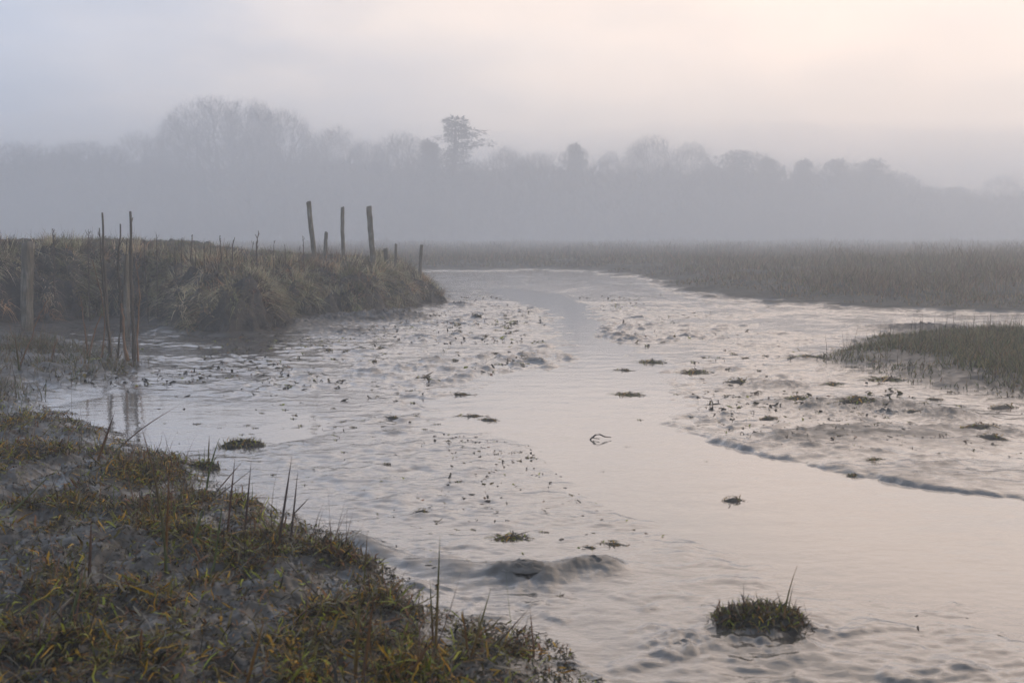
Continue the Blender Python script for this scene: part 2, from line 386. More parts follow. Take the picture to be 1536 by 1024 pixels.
bank_tufts(5200, 16, .8, 6, .05, .13, lambda x, y, db: np.clip(.6 + .6 * fbm(x * 1.1, y * 1.1, 2, 91), .05, 1), [(.32, .255, .145), (.2, .205, .09), (.22, .15, .09), (.36, .32, .23)], [2, 3, 1.5, 1.], .9, .09, .5)
bank_tufts(4200, 14, -.05, .34, .06, .22, lambda x, y, db: np.clip(.3 + .7 * fbm(x * 1.3, y * 1.3, 2, 92), .02, 1), [(.075, .063, .047), (.045, .038, .03), (.13, .115, .085)], [2, 2, 1], 1., .08, 1.2)
bank_tufts(800, 12, .6, 2.6, .16, .38, lambda x, y, db: .25 + .9 * (fbm(x * .7, y * .7, 2, 93) > .05) * (x < -2.8), [(.19, .10, .05), (.14, .085, .05), (.16, .12, .07)], [2, 2, 1], 1., .08, .25, (.006, .01))
tag(link('bank_grass', g.mesh('bank_grass'), M_LEAF), 'dead brown grass draped over the eroded bank', 'grass', kind='stuff')

# ------------------------------------------------------------------ marsh vegetation beyond the creek
g = Geo()
x, y = in_view_bias(300000, 17.5, 110, -.62, .66, .8)
z, db, dm, di, ds = terrain(x, y, True)
m = (dm > .5) & (db < -.3) & (rng.uniform(size=len(x)) < np.clip(.2 + .5 * sm(.4, 5, dm) + .8 * fbm(x * .35, y * .35, 3, 120), .03, 1))
x, y, z, dm = keep(m, x, y, z, dm); N = len(x)
hh = np.interp(dm, [.3, 1.5, 4, 9], [.10, .18, .34, .46]) * rng.uniform(.45, 1.2, N) * np.clip(1 + .6 * fbm(x * .2, y * .16, 3, 130) + .45 * pn(x * .9, y * .5, 132), .25, 2) * (1 + .25 * sm(8, 16, x) * sm(-.1, .4, pn(x * .8, y * .3, 131)))
d0 = unit(np.stack([rng.normal(0, .3, N), rng.normal(0, .3, N), np.ones(N)], 1))
bend = np.stack([rng.normal(0, .2, N), rng.normal(0, .2, N), rng.uniform(-.3, 0, N)], 1)
g.ribbons(np.stack([x, y, z - .02], 1), d0, bend, hh, .006 + .0009 * y * rng.uniform(.6, 1.3, N), pal(N, [(.22, .165, .09), (.13, .094, .056), (.125, .116, .052), (.23, .14, .08)], [3, 3, 2, 1.5], .4), S=2, tip=.2)
tag(link('marsh_grass', g.mesh('marsh_grass'), M_LEAF), 'brown reeds and sea lavender covering the far marsh', 'grass', kind='stuff')

# islet vegetation
g = Geo()
x, y = scatter(120000, 3.2, 13, 9., 17.5)
z, db, dm, di, ds = terrain(x, y, True)
m = (di > -.05) & (rng.uniform(size=len(x)) < np.clip(.45 + .8 * fbm(x * .9, y * .9, 2, 140) + .3 * sm(.2, 1, di), .02, 1) * .8)
x, y, z, di = keep(m, x, y, z, di); N = len(x)
hh = np.interp(di, [0, .3, 1], [.05, .12, .19]) * rng.uniform(.35, 1.25, N) * (1 + .5 * fbm(x * .8, y * .8, 2, 141))
d0 = unit(np.stack([rng.normal(0, .35, N), rng.normal(0, .35, N), np.ones(N)], 1))
bend = np.stack([rng.normal(0, .3, N), rng.normal(0, .3, N), rng.uniform(-.4, 0, N)], 1)
g.ribbons(np.stack([x, y, z - .01], 1), d0, bend, hh, rng.uniform(.008, .016, N), pal(N, [(.14, .14, .05), (.22, .175, .08), (.075, .072, .032), (.2, .12, .06)], [3, 3, 3, 1.4], .4), S=3)
k = rng.choice(N, 260); n2 = 260
g.ribbons(np.stack([x[k], y[k], z[k]], 1), unit(np.stack([rng.normal(0, .08, n2), rng.normal(0, .08, n2), np.ones(n2)], 1)), rng.normal(0, .05, (n2, 3)), rng.uniform(.28, .45, n2), .007, (.1, .075, .05), S=3)
tag(link('islet_grass', g.mesh('islet_grass'), M_LEAF), 'low olive green saltmarsh grass on the right mud islet', 'grass', kind='stuff')

# ------------------------------------------------------------------ foreground shore plants
WEED = [(.032, .026, .015), (.11, .082, .018), (.36, .19, .013), (.22, .22, .022), (.16, .075, .028), (.17, .145, .095)]
def fronds(g, x, y, z, wts, size=(.035, .10), width=(.005, .014), flat=.8, S=4):
    N = len(x)
    a = rng.uniform(0, 2 * np.pi, N); el = rng.uniform(.15, 1.2, N) * flat
    d0 = np.stack([np.cos(a) * np.cos(el), np.sin(a) * np.cos(el), np.sin(el)], 1)
    bend = np.stack([rng.normal(0, .3, N), rng.normal(0, .3, N), rng.uniform(-.9, .1, N)], 1)
    curl = rng.normal(0, .12, (N, 3))
    g.ribbons(np.stack([x, y, z], 1), d0, bend, rng.uniform(*size, N), rng.uniform(*width, N), pal(N, WEED, wts, .35), S=S, curl=curl, shape=np.interp(np.linspace(0, 1, S + 1), [0, .35, .7, 1], [.55, 1, .85, .15]))
g = Geo()
x, y = in_view_bias(330000, 2.5, 10.5, -.75, .16, 1.0)
z, db, dm, di, ds = terrain(x, y, True)
dens = 6 * shore_lumps(x, y) + .45 * fbm(x * 1.6, y * 1.6, 2, 150); fine = pn(x * 7, y * 7, 160)
edge = sm(.0, .12, ds) * (1 - .35 * sm(.6, 1.6, ds))
m = (ds > -.02) & (rng.uniform(size=len(x)) < np.clip((.17 + 1.9 * dens + .5 * fine) * edge, .03, 1) * .7)
x, y, z, dens, fine = keep(m, x, y, z, dens, fine); N = len(x)
lift = np.clip(dens, 0, .5) * .07 * rng.uniform(0, 1, N)
kind = pn(x * 1.7, y * 1.7, 170) + rng.normal(0, .35, N)
for lo, hi, wts in ((-9, -.3, [3, 2, .5, 1, 3, 2]), (-.3, .3, [4, 3, 1.2, 1.5, 1.5, 1]), (.3, 9, [2, 2.5, 3, 2.5, 1, .5])):
    mk = (kind > lo) & (kind <= hi)
    fronds(g, x[mk], y[mk], z[mk] + lift[mk], wts)
# dark broken litter strewn over the mud between the heaps
x2, y2 = in_view_bias(120000, 2.5, 10.5, -.75, .18, 1.0)
z2, b2, m2_, i2, s2 = terrain(x2, y2, True)
mk = (s2 > -.06) & (rng.uniform(size=len(x2)) < .25 + .4 * sm(-.2, .4, pn(x2 * 4, y2 * 4, 171)))
x2, y2, z2 = keep(mk, x2, y2, z2)
fronds(g, x2, y2, z2 + .002, [5, 1.5, .25, .4, 1.5, .7], (.012, .045), (.004, .011), .45, 3)
# fine pale dead stems lying over the weed
k = rng.choice(N, 2600); n2 = len(k); a = rng.uniform(0, 6.3, n2)
g.ribbons(np.stack([x[k], y[k], z[k] + .01], 1), np.stack([np.cos(a), np.sin(a), rng.uniform(.2, .8, n2)], 1), np.stack([rng.normal(0, .2, n2), rng.normal(0, .2, n2), rng.uniform(-.9, -.3, n2)], 1),
          rng.uniform(.06, .22, n2), rng.uniform(.002, .005, n2), pal(n2, [(.2, .16, .11), (.13, .10, .07), (.16, .15, .11)], [1, 1, 1]), S=6)
tag(link('seaweed', g.mesh('seaweed'), M_WEED), 'olive and ochre seaweed mat covering the near mud shore', 'seaweed', kind='stuff')
g = Geo()
k = rng.choice(N, 3800, p=np.clip(.1 + dens, .01, None) / np.clip(.1 + dens, .01, None).sum()); n2 = len(k)
g.ribbons(np.stack([x[k], y[k], z[k] - .01], 1), unit(np.stack([rng.normal(0, .3, n2), rng.normal(0, .3, n2), np.ones(n2)], 1)), rng.normal(0, .22, (n2, 3)),
          rng.uniform(.04, .13, n2) * (.7 + 1.3 * rng.uniform(size=n2) ** 4), rng.uniform(.003, .0065, n2), pal(n2, [(.11, .13, .025), (.17, .13, .025), (.18, .09, .03), (.09, .065, .04)], [2, 2, 1.5, 1.8]), S=5)
k = rng.choice(N, 420, p=np.clip(dens - .05, .001, None) / np.clip(dens - .05, .001, None).sum()); n2 = 420
g.ribbons(np.stack([x[k], y[k], z[k] - .01], 1), unit(np.stack([rng.normal(.05, .3, n2), rng.normal(0, .25, n2), np.ones(n2)], 1)), rng.normal(0, .14, (n2, 3)), rng.uniform(.12, .36, n2), rng.uniform(.003, .006, n2), pal(n2, [(.14, .07, .04), (.09, .055, .045), (.2, .12, .05), (.2, .16, .1)], [2, 2, 1, 1]), S=6)
tag(link('short_grass', g.mesh('short_grass'), M_LEAF), 'short green and rust blades growing through the seaweed', 'grass', kind='stuff')
# grass at the foot of the cove on the far left
g = Geo()
x, y = scatter(60000, -9.5, -4.0, 8.0, 14.2)
z, db, dm, di, ds = terrain(x, y, True)
dcv = sdf(COVE, x, y); cov = sm(.02, .6, dcv) * (.45 + .55 * sm(-5., -6.6, x + .5 * pn(x, y, 180))) + .5 * sm(-.6, .0, db) * (x < -5)
m = (ds < .4) & (rng.uniform(size=len(x)) < np.clip(cov * (.4 + .9 * fbm(x * 1.2, y * 1.2, 2, 181)), 0, 1))
x, y, z = keep(m, x, y, z); N = len(x)
g.ribbons(np.stack([x, y, z - .01], 1), unit(np.stack([rng.normal(0, .45, N), rng.normal(0, .45, N), np.ones(N)], 1)), np.stack([rng.normal(0, .4, N), rng.normal(0, .4, N), rng.uniform(-.8, 0, N)], 1),
          rng.uniform(.06, .26, N), rng.uniform(.005, .011, N), pal(N, [(.10, .105, .035), (.15, .115, .055), (.065, .05, .035), (.18, .12, .055)], [3, 2, 2, 1]), S=4)
k = rng.choice(N, 340); n2 = 340
g.ribbons(np.stack([x[k], y[k], z[k] - .01], 1), unit(np.stack([rng.normal(.1, .3, n2), rng.normal(0, .2, n2), np.ones(n2)], 1)), rng.normal(0, .15, (n2, 3)), rng.uniform(.2, .55, n2), rng.uniform(.005, .009, n2), pal(n2, [(.2, .115, .06), (.14, .10, .065), (.24, .18, .11)], [2, 2, 1]), S=6)
tag(link('cove_grass', g.mesh('cove_grass'), M_LEAF), 'tangled olive grass on the mud below the bank', 'grass', kind='stuff')

# ------------------------------------------------------------------ posts, stakes, dead stems
def tz(x, y): return float(terrain(np.array([x]), np.array([y]))[0])
def post(name, top, bot, depth, wpx, label, cat='post', group=None, square=False, taper=.92, jag=.0):
    """a weathered post whose foot stands in the ground at the given distance"""
    b = np.array(at_depth(bot[0], bot[1], depth)); t = np.array(at_depth(top[0], top[1], depth))
    g0 = tz(b[0], b[1]); ax = t - b
    foot = b + ax * ((g0 - .25 - b[2]) / ax[2])
    r = wpx * depth / F / 2
    n = 14; q = np.linspace(0, 1, n)
    pts = foot + (t - foot) * q[:, None]; L_ = np.linalg.norm(t - foot)
    pts[:, 0] += np.cumsum(rng.normal(0, r * .07, n)); pts[:, 1] += np.cumsum(rng.normal(0, r * .07, n)); pts = pts - (pts[-1] - t) * (q[:, None])
    sides = 8 if square else 12
    th = np.arange(sides) * 2 * np.pi / sides + (np.pi / 8 if square else 0)
    if square:
        prof = np.array([(1, .8), (.8, 1), (-.8, 1), (-1, .8), (-1, -.8), (-.8, -1), (.8, -1), (1, -.8)], float)
        an = R(24); prof = prof @ np.array([[math.cos(an), -math.sin(an)], [math.sin(an), math.cos(an)]]) * .88
    else: prof = np.stack([np.cos(th), np.sin(th)], 1)
    V = []; irr = 1 + rng.normal(0, .05, sides)
    for i in range(n):
        rr = r * (1 + (taper - 1) * q[i]) * irr * (1 + rng.normal(0, .025, sides))
        V.append(np.stack([pts[i, 0] + prof[:, 0] * rr, pts[i, 1] + prof[:, 1] * rr, np.full(sides, pts[i, 2])], 1))
    top_z = V[-1][:, 2] + prof[:, 0] * r * .25 + rng.normal(0, .12 * r, sides) - jag * r * np.clip(prof[:, 0] + .3, 0, 2)
    V[-1][:, 2] = top_z
    V.append((V[-1] - V[-1].mean(0)) * .82 + V[-1].mean(0) + [0, 0, r * .12])
    V = np.concatenate(V); Fq = []
    for i in range(n):
        for j in range(sides):
            Fq.append((i * sides + j, i * sides + (j + 1) % sides, (i + 1) * sides + (j + 1) % sides, (i + 1) * sides + j))
    b0 = n * sides
    for k in range(1, sides - 2, 2): Fq.append((b0, b0 + k, b0 + k + 1, b0 + k + 2))
    org = np.array([foot[0], foot[1], foot[2]])
    o = link(name, mesh_np(name, V - org, np.array(Fq)), M_WOOD, loc=tuple(org))
    return tag(o, label, cat, group)
GP = 'old wooden posts along the bank'
post('wooden_post', (463, 303), (473, 388), 20.4, 7.5, 'tall round post leaning left at the top of the grassy bank', group=GP)
post('wooden_post', (514, 311), (515, 378), 22.6, 6, 'thin upright tall post, middle of the three tall bank posts', group=GP)
post('wooden_post', (553.5, 310), (559, 386), 21.6, 8.5, 'thickest tall upright post on the bank, nearest its low end', group=GP)
post('wooden_post', (489.5, 347), (488, 380), 22.2, 6.5, 'waist high broken post between the leaning post and the thin post', group=GP, jag=.8, taper=.7)
post('wooden_post', (578, 373), (580, 391), 22.1, 9.5, 'short stubby rounded post stump beside the thick tall post', group=GP, taper=.7)
post('wooden_post', (594, 365), (593, 391), 22.3, 4, 'short thin broken stick post right of the stubby stump', group=GP, jag=1.)
post('wooden_post', (632.5, 367), (630, 400), 22.9, 5.5, 'short post standing alone near the eroded end of the bank', group=GP, jag=.5)
post('square_post', (41, 364), (42, 488), 15.6, 15, 'thick squared timber post against the dark bank at far left', square=True, taper=1.)
post('square_post', (188.5, 382), (189, 485), 15.2, 9, 'squared timber post standing behind the bare canes', square=True, taper=.97)

def stem(name, pxs, depth, r0, r1, col, label, cat, group=None, twigs=0, knots=True, parent=None):
    pts = np.array([at_depth(px, py, depth + dy) for px, py, dy in pxs])
    g0 = tz(pts[0, 0], pts[0, 1]); pts[0, 2] = g0 - .04
    n = 12; q = np.linspace(0, len(pts) - 1, n)
    P = np.stack([np.interp(q, np.arange(len(pts)), pts[:, k]) for k in range(3)], 1)
    P[1:-1] += rng.normal(0, r0 * .35, (n - 2, 3)) * [1, 1, .3]
    rad = np.linspace(r0, r1, n)
    if knots: rad = rad * (1 + .35 * (rng.uniform(size=n) < .3))
    g = Geo(); org = P[0].copy(); c = np.array(col)
    g.tube(P - org, rad, c * rng.uniform(.85, 1.15), 6)
    for k in range(twigs):
        i = rng.integers(n // 3, n - 1); a = rng.uniform(0, 6.3); l = rng.uniform(.05, .16) * (P[-1, 2] - org[2])
        e2 = P[i] - org + np.array([math.cos(a) * .5, math.sin(a) * .5, .9]) * l * .5
        g.tube(np.array([P[i] - org, (P[i] - org) * .45 + e2 * .55 + rng.normal(0, .01, 3), e2]), [r0 * .45, r0 * .4, r0 * .2], c, 4)
    return tag(link(name, g.mesh(name), M_LEAF, loc=tuple(org)), label, cat, group)
CANE = (.115, .09, .062); RUSTY = (.22, .125, .065)
GC = 'bare canes standing in the cove mud'
stem('bare_cane', [(165, 540, 0), (160, 470, 0), (156, 400, 0), (153.5, 319, 0)], 12.2, .017, .011, CANE, 'tall dark knotted cane, left of the two tallest in the cove', 'cane', GC, 3)
stem('bare_cane', [(201, 547, 0), (198, 460, 0), (196, 390, 0), (195.5, 317, 0)], 12.0, .021, .014, CANE, 'tall thick dark cane, right of the two tallest in the cove', 'cane', GC, 2)
stem('bare_cane', [(190, 548, 0), (184, 480, 0), (177, 400, 0), (180.5, 336, 0)], 12.0, .015, .008, CANE, 'crooked thin cane between the two tallest canes', 'cane', GC, 4)
stem('bare_cane', [(168, 548, 0), (160, 470, 0), (152, 395, 0), (149, 342, 0)], 12.1, .012, .006, CANE, 'slim leaning cane just left of the tallest left cane', 'cane', GC, 3)
stem('bare_cane', [(207, 545, 0), (206, 500, 0), (210, 440, 0), (204, 390, 0)], 12.0, .012, .004, RUSTY, 'shorter rusty cane at the right edge of the cane group', 'cane', GC, 2)
stem('bare_cane', [(153, 547, 0), (158, 480, 0), (150, 430, 0), (138, 390, 0)], 12.1, .010, .004, RUSTY, 'thin rusty cane bowing left away from the cane group', 'cane', GC, 2)
stem('bare_cane', [(176, 545, 0), (180, 500, 0), (186, 430, 0), (191, 358, 0)], 12.0, .011, .005, CANE, 'slender brown cane touching the thick right cane', 'cane', GC, 2)
stem('bare_cane', [(133, 537, 0), (137, 515, 0), (146, 485, 0), (153, 470, 0)], 12.3, .013, .005, RUSTY, 'short rusty forked cane low at the left foot of the cane group', 'cane', GC, 2)
stem('bare_cane', [(133, 537, 0), (128, 500, 0), (124, 470, 0), (121, 444, 0)], 12.3, .011, .004, RUSTY, 'short straight rusty cane left of the other canes', 'cane', GC, 1)
stem('bare_cane', [(192, 548, 0), (188, 520, 0), (185, 480, 0), (182, 455, 0)], 11.9, .018, .008, RUSTY, 'stout short rusty cane base in the middle of the canes', 'cane', GC, 1)
stem('bare_cane', [(25, 570, 0), (42, 520, 0), (58, 475, 0), (71, 450, 0)], 11.0, .010, .004, RUSTY, 'single rusty stem leaning right in front of the thick squared post', 'cane', GC, 1)
stem('bare_cane', [(76, 545, 0), (80, 525, 0), (86, 508, 0)], 11.8, .014, .006, RUSTY, 'very short rusty stem stump on the mud near the squared post', 'cane', GC, 1)
# seed stalks standing on the bank top
for (px, ty, by, dep, r) in [(80, 343, 385, 17.0, .010), (132, 348, 380, 17.2, .008), (235, 352, 385, 17.6, .006), (272, 356, 388, 17.4, .006), (287, 352, 390, 17.8, .010), (293, 362, 395, 17.4, .006), (306, 362, 392, 17.6, .006),
                             (316, 361, 390, 17.8, .006), (331, 353, 392, 17.6, .009), (348, 356, 394, 17.8, .009), (385, 346, 390, 18.2, .011), (378, 362, 392, 18.0, .006), (410, 362, 392, 18.6, .006),
                             (428, 366, 392, 18.8, .007), (455, 354, 390, 18.9, .008), (448, 368, 392, 18.8, .005), (216, 360, 388, 17.2, .006), (262, 364, 388, 17.5, .005), (340, 366, 394, 17.4, .005), (362, 368, 396, 17.8, .005)]:
    stem('seed_stalk', [(px + rng.uniform(-3, 3), by, 0), (px, (ty + by) / 2, 0), (px + rng.uniform(-2, 4), ty, 0)], dep, r * 1.35, r * .55, (.11, .075, .05),
         'thin dead seed stalk standing in grass on top of the bank', 'stalk', 'dead seed stalks along the bank top', 5)

# ------------------------------------------------------------------ tall blades of the near shore
def blade(px0, py0, px1, py1, wpx, col, tipc, label, bendpx=0., zoff=0.):
    x0, y0 = at(px0, py0, .06)
    for _ in range(4):
        zz = tz(x0, y0); x0, y0 = at(px0, py0, zz)
    b = np.array((x0, y0, zz - .02)); t = np.array(at_depth(px1, py1, y0 + rng.uniform(-.04, .04)))
    q = np.linspace(0, 1, 9)[:, None]
    P = b + (t - b) * q; P[:, 0] += (4 * q * (1 - q))[:, 0] * bendpx * y0 / F
    r = wpx * y0 / F / 2 * .78
    g = Geo(); rad = r * np.interp(q[:, 0], [0, .15, .6, 1], [.75, 1, .8, .08])
    c = np.array(col) * (1 - q) + np.array(tipc) * q
    # a keeled blade: folded ribbon with two leaves
    V = []; C = []
    for i in range(9):
        V += [P[i] + [-rad[i], .0, 0], P[i] + [0, rad[i] * .7, 0], P[i] + [rad[i], 0, 0], P[i] + [0, -rad[i] * .3, 0]]; C += [c[i]] * 4
    Fq = [(i * 4 + j, i * 4 + (j + 1) % 4, i * 4 + 4 + (j + 1) % 4, i * 4 + 4 + j) for i in range(8) for j in range(4)]
    V = np.array(V) - b
    g.add(V, np.array(Fq), np.array(C))
    return tag(link('grass_blade', g.mesh('grass_blade'), M_LEAF, loc=tuple(b)), label, 'grass blade', 'tall grass blades on the near shore')
GR, OR, RU, PU, BR = (.10, .12, .035), (.22, .11, .025), (.16, .075, .035), (.075, .04, .04), (.10, .07, .05)
for a in [
    (416, 822, 438, 683, 5.5, BR, PU, 'tallest dark purple blade where the weed meets the open mud'),
    (434, 822, 447, 705, 4.5, BR, PU, 'dark blade just right of the tallest purple blade'),
    (436, 770, 465, 745, 4, BR, BR, 'short dark tip crossing beside the two purple blades'),
    (365, 812, 377, 690, 4.5, BR, PU, 'dark upright blade, left of the purple pair by the shore edge'),
    (340, 800, 353, 682, 4.5, RU, PU, 'rust brown blade third left of the purple pair'),
    (250, 860, 212, 640, 6, GR, RU, 'long rusty blade leaning left over the cane reflections', 8),
    (247, 860, 254, 700, 6, OR, RU, 'orange blade rising beside the long left leaning blade'),
    (312, 690, 314, 652, 3, GR, RU, 'thin green blade on the little tuft at the shore edge'),
    (308, 745, 330, 655, 4.5, GR, GR, 'bright green blade rising from the small shore edge tuft', -4),
    (318, 740, 365, 690, 3.5, BR, RU, 'brown blade slanting right from the small shore edge tuft'),
    (310, 752, 385, 698, 3.5, BR, BR, 'long brown blade leaning low right across the shore edge'),
    (145, 690, 172, 618, 6, OR, PU, 'dark rust blade standing left of the post reflections'),
    (175, 672, 270, 607, 4.5, BR, RU, 'long rust blade slanting right over the calm pool', -8),
    (320, 850, 335, 745, 4, GR, GR, 'soft green blade in the middle of the near weed'),
    (378, 828, 404, 790, 5, BR, BR, 'thick brown broken stem leaning in the near weed'),
    (652, 998, 660, 803, 6, OR, GR, 'tall single green blade at the lower middle of the shore'),
    (650, 960, 645, 870, 5, RU, GR, 'shorter blade standing beside the tall single green blade'),
    (532, 1020, 540, 890, 8, OR, GR, 'orange footed blade, left of the pair at the bottom edge'),
    (542, 1024, 560, 900, 8, OR, RU, 'broad orange blade, right of the pair at the bottom edge'),
    (596, 1030, 655, 950, 9, OR, RU, 'thick orange blade leaning right at the bottom edge'),
    (366, 1030, 396, 930, 8, OR, OR, 'blurred bright orange blade at the bottom edge'),
    (704, 985, 737, 880, 5, OR, GR, 'yellow blade leaning right near the tip of the shore'),
    (703, 985, 694, 912, 5, OR, RU, 'orange blade leaning left near the tip of the shore'),
    (735, 970, 795, 910, 4.5, RU, BR, 'brown bent stem slanting right over open mud'),
    (802, 985, 795, 910, 3.5, RU, RU, 'thin rust stem meeting the bent brown stem at its tip'),
    (95, 950, 130, 850, 8, GR, (.12, .13, .06), 'pale green blurred blade at the near left'),
    (10, 770, 75, 712, 7, GR, (.16, .13, .04), 'yellow green blade slanting right at the left edge'),
    (133, 880, 137, 775, 7, BR, RU, 'blurred reddish stem standing at the near left'),
    (490, 900, 415, 825, 6, BR, (.14, .11, .08), 'pale brown stem slanting left over the dark weed heap'),
    (545, 880, 551, 800, 3.5, GR, RU, 'very thin blade at the open mud edge of the shore'),
    (288, 815, 305, 760, 7, GR, GR, 'broad green leaf blade in the near weed'),
    (30, 560, 22, 500, 5, GR, RU, 'thin rust blade in the grass at the left edge'),
]:
    blade(*a[:7], label=a[7], bendpx=a[8] if len(a) > 8 else 0)

# ------------------------------------------------------------------ tufts and weed clumps on the mud
def clump_mesh(name, n, rad, hgt, wts, stalk=0, size=None):
    g = Geo(); a = rng.uniform(0, 6.283, n); r = rad * np.sqrt(rng.uniform(0, 1, n))
    x, y = r * np.cos(a) * (1 + .35 * np.sin(a * 2 + n)), r * np.sin(a) * .6
    z = hgt * np.clip(1 - (r / rad) ** 2, 0, 1) * rng.uniform(.2, 1, n)
    fronds(g, x, y, z, wts, size or (rad * .25, rad * .65), (rad * .05, rad * .14), .55)
    # muddy heart
    k = 10; th = np.arange(k) * 2 * np.pi / k; V = []
    for q, h in ((1.25, -.02), (.95, hgt * .12), (.5, hgt * .45), (.12, hgt * .6)):
        rr = rad * .9 * q * (1 + rng.normal(0, .08, k)); V.append(np.stack([rr * np.cos(th), rr * np.sin(th) * .75, np.full(k, h)], 1))
    Fq = [(i * k + j, i * k + (j + 1) % k, (i + 1) * k + (j + 1) % k, (i + 1) * k + j) for i in range(3) for j in range(k)]
    g.add(np.concatenate(V), np.array(Fq), (.07, .062, .05))
    return g.mesh(name)
DARKW = [4, 3, .6, 1, 2, .8]; OLIVE = [3, 3, 1, 2, 1, .4]
# the large tuft, lower right
def big_tuft(px, py, wpx, name, label, n, h, wts, grass):
    x, y = at(px, py); z = max(tz(x, y), 0) - .012; r = wpx * y / F / 2
    e0 = bpy.data.objects.new(name, None); COL.objects.link(e0); e0.location = (x, y, z); e0.empty_display_size = .1
    tag(e0, label, 'plant tuft')
    g = Geo(); k = 20; th = np.arange(k) * 2 * np.pi / k; V = []
    for q, hh in ((1.12, -.06), (.97, h * .2), (.75, h * .5), (.4, h * .7), (.08, h * .75)):
        rr = r * q * (1 + rng.normal(0, .07, k)); V.append(np.stack([rr * np.cos(th), rr * np.sin(th) * .6, hh + rng.normal(0, .004, k)], 1))
    g.add(np.concatenate(V), np.array([(i * k + j, i * k + (j + 1) % k, (i + 1) * k + (j + 1) % k, (i + 1) * k + j) for i in range(4) for j in range(k)]), (.04, .036, .03))
    link('mud_mound', g.mesh('mud_mound'), M_WEED, e0)
    g = Geo(); a = rng.uniform(0, 6.283, n); rr = r * np.sqrt(rng.uniform(0, 1, n)); rr = rr * 1.06; zz = h * .75 * np.clip(1 - (rr / r) ** 3.5, 0, 1)
    fronds(g, rr * np.cos(a), rr * np.sin(a) * .6, zz - .005, wts, (.028, .07), (.004, .009), .95, 5)
    link('fronds', g.mesh('fronds'), M_WEED, e0)
    for (bx, ht, lean, c0, c1, w) in grass:
        g = Geo(); q = np.linspace(0, 1, 8)
        P = np.stack([bx * r + lean * q ** 1.5, np.full(8, -.01), h * .4 + ht * q], 1)
        g.tube(P, w * (1 - .9 * q), np.repeat(np.array(c0)[None] * (1 - q[:, None]) + np.array(c1)[None] * q[:, None], 4, 0), 4, cap=False)
        link('grass_blade', g.mesh('grass_blade'), M_LEAF, e0)
    return e0
big_tuft(1139, 938, 138, 'plant_tuft', 'large dark round weed tuft with tall green blade on the open mud', 1250, .055, [4, 3, .3, 1.2, 2.5, 1.2],
         [(.55, .21, .045, (.10, .13, .03), (.2, .09, .04), .005), (.5, .11, -.03, (.10, .13, .03), (.15, .08, .04), .004), (.62, .13, .02, (.12, .12, .04), (.12, .07, .04), .004),
          (-.38, .14, -.002, (.1, .05, .03), (.09, .05, .04), .0032), (-.2, .08, .01, (.12, .06, .03), (.12, .06, .04), .003), (.72, .08, .02, (.13, .07, .03), (.12, .06, .04), .003), (.4, .07, -.035, (.11, .06, .03), (.1, .05, .03), .003)])
big_tuft(365, 668, 64, 'plant_tuft', 'olive weed tuft standing alone in calm water near the shore', 420, .055, OLIVE, [])
big_tuft(308, 703, 46, 'plant_tuft', 'small grassy tuft at the water edge of the near shore', 300, .06, [3, 2, 1, 3, 2, .4],
         [(-.3, .12, -.01, GR, GR, .004), (-.05, .14, .01, GR, GR, .004), (.2, .1, .02, GR, RU, .004), (.5, .09, .05, GR, GR, .004), (-.6, .08, -.03, GR, RU, .003)])
protos = [clump_mesh('weed_clump', 140, .1, .035, OLIVE), clump_mesh('weed_clump', 110, .1, .05, DARKW), clump_mesh('weed_clump', 90, .1, .028, [3, 3, 1.5, 1, 1, .5]), clump_mesh('weed_clump', 60, .1, .06, DARKW)]
def scrap_mesh(n, rad):
    g = Geo(); a = rng.uniform(0, 6.283, n); r = rad * rng.uniform(0, .62, n)
    fronds(g, r * np.cos(a) * 1.3, r * np.sin(a) * .5, np.zeros(n) + .002, [5, 3, .3, 1, 1.5, .2], (rad * .3, rad * .7), (rad * .1, rad * .3), .8)
    return g.mesh('weed_scrap')
scraps = [scrap_mesh(n, .1) for n in (20, 34, 46, 28)]
def clod_mesh(rad, hgt):
    g = Geo(); m, k = 14, 36; q = np.linspace(0, 1, m)[:, None]; th = (np.arange(k) * 2 * np.pi / k)[None]
    x, y = rad * q * np.cos(th), rad * .7 * q * np.sin(th); sd = rng.integers(300, 900)
    z = hgt * (1 - q ** 1.2) * (.6 + 1.3 * np.abs(pn(x * 18, y * 18, sd)) + .5 * pn(x * 45, y * 45, sd + 1)) + hgt * .2 * pn(x * 80, y * 80, sd + 2) - .012 * q ** 4
    idx = np.arange(m * k).reshape(m, k); b = np.roll(idx, -1, 1)
    g.add(np.stack([x + .08 * rad * pn(x * 30, y * 30, sd), y + 0 * x, z], -1), np.stack([idx[:-1], b[:-1], b[1:], idx[1:]], -1).reshape(-1, 4), (.05, .044, .035))
    return g.mesh('mud_clod')
def clod(px, py, wpx, hpx, label):
    x, y = at(px, py); s = y / F
    tag(link('mud_clod', clod_mesh(wpx * s / 2, hpx * s), M_MUD, loc=(x, y, max(tz(x, y), -.01) - .014)), label, 'mud clod', 'dark mud clods on the flats')
def clump(px, py, wpx, label, group=None, k=None):
    x, y = at(px, py); z = max(tz(x, y), -.011)
    o = link('weed_clump' if wpx > 24 else 'weed_scrap', (protos if wpx > 24 else scraps)[rng.integers(4) if k is None else k], M_WEED, loc=(x, y, z - .003))
    s = wpx * y / F / 2 / .1 * 0.9; o.scale = (s, s * rng.uniform(.6, 1.), min(s, 1.2) * rng.uniform(.5, .9)) if wpx > 24 else (s, s, s * rng.uniform(.7, 1.1)); o.rotation_euler = (0, 0, rng.uniform(-.5, .5))
    return tag(o, label, 'seaweed', group)
GW = 'weed clumps dotted over the mud'
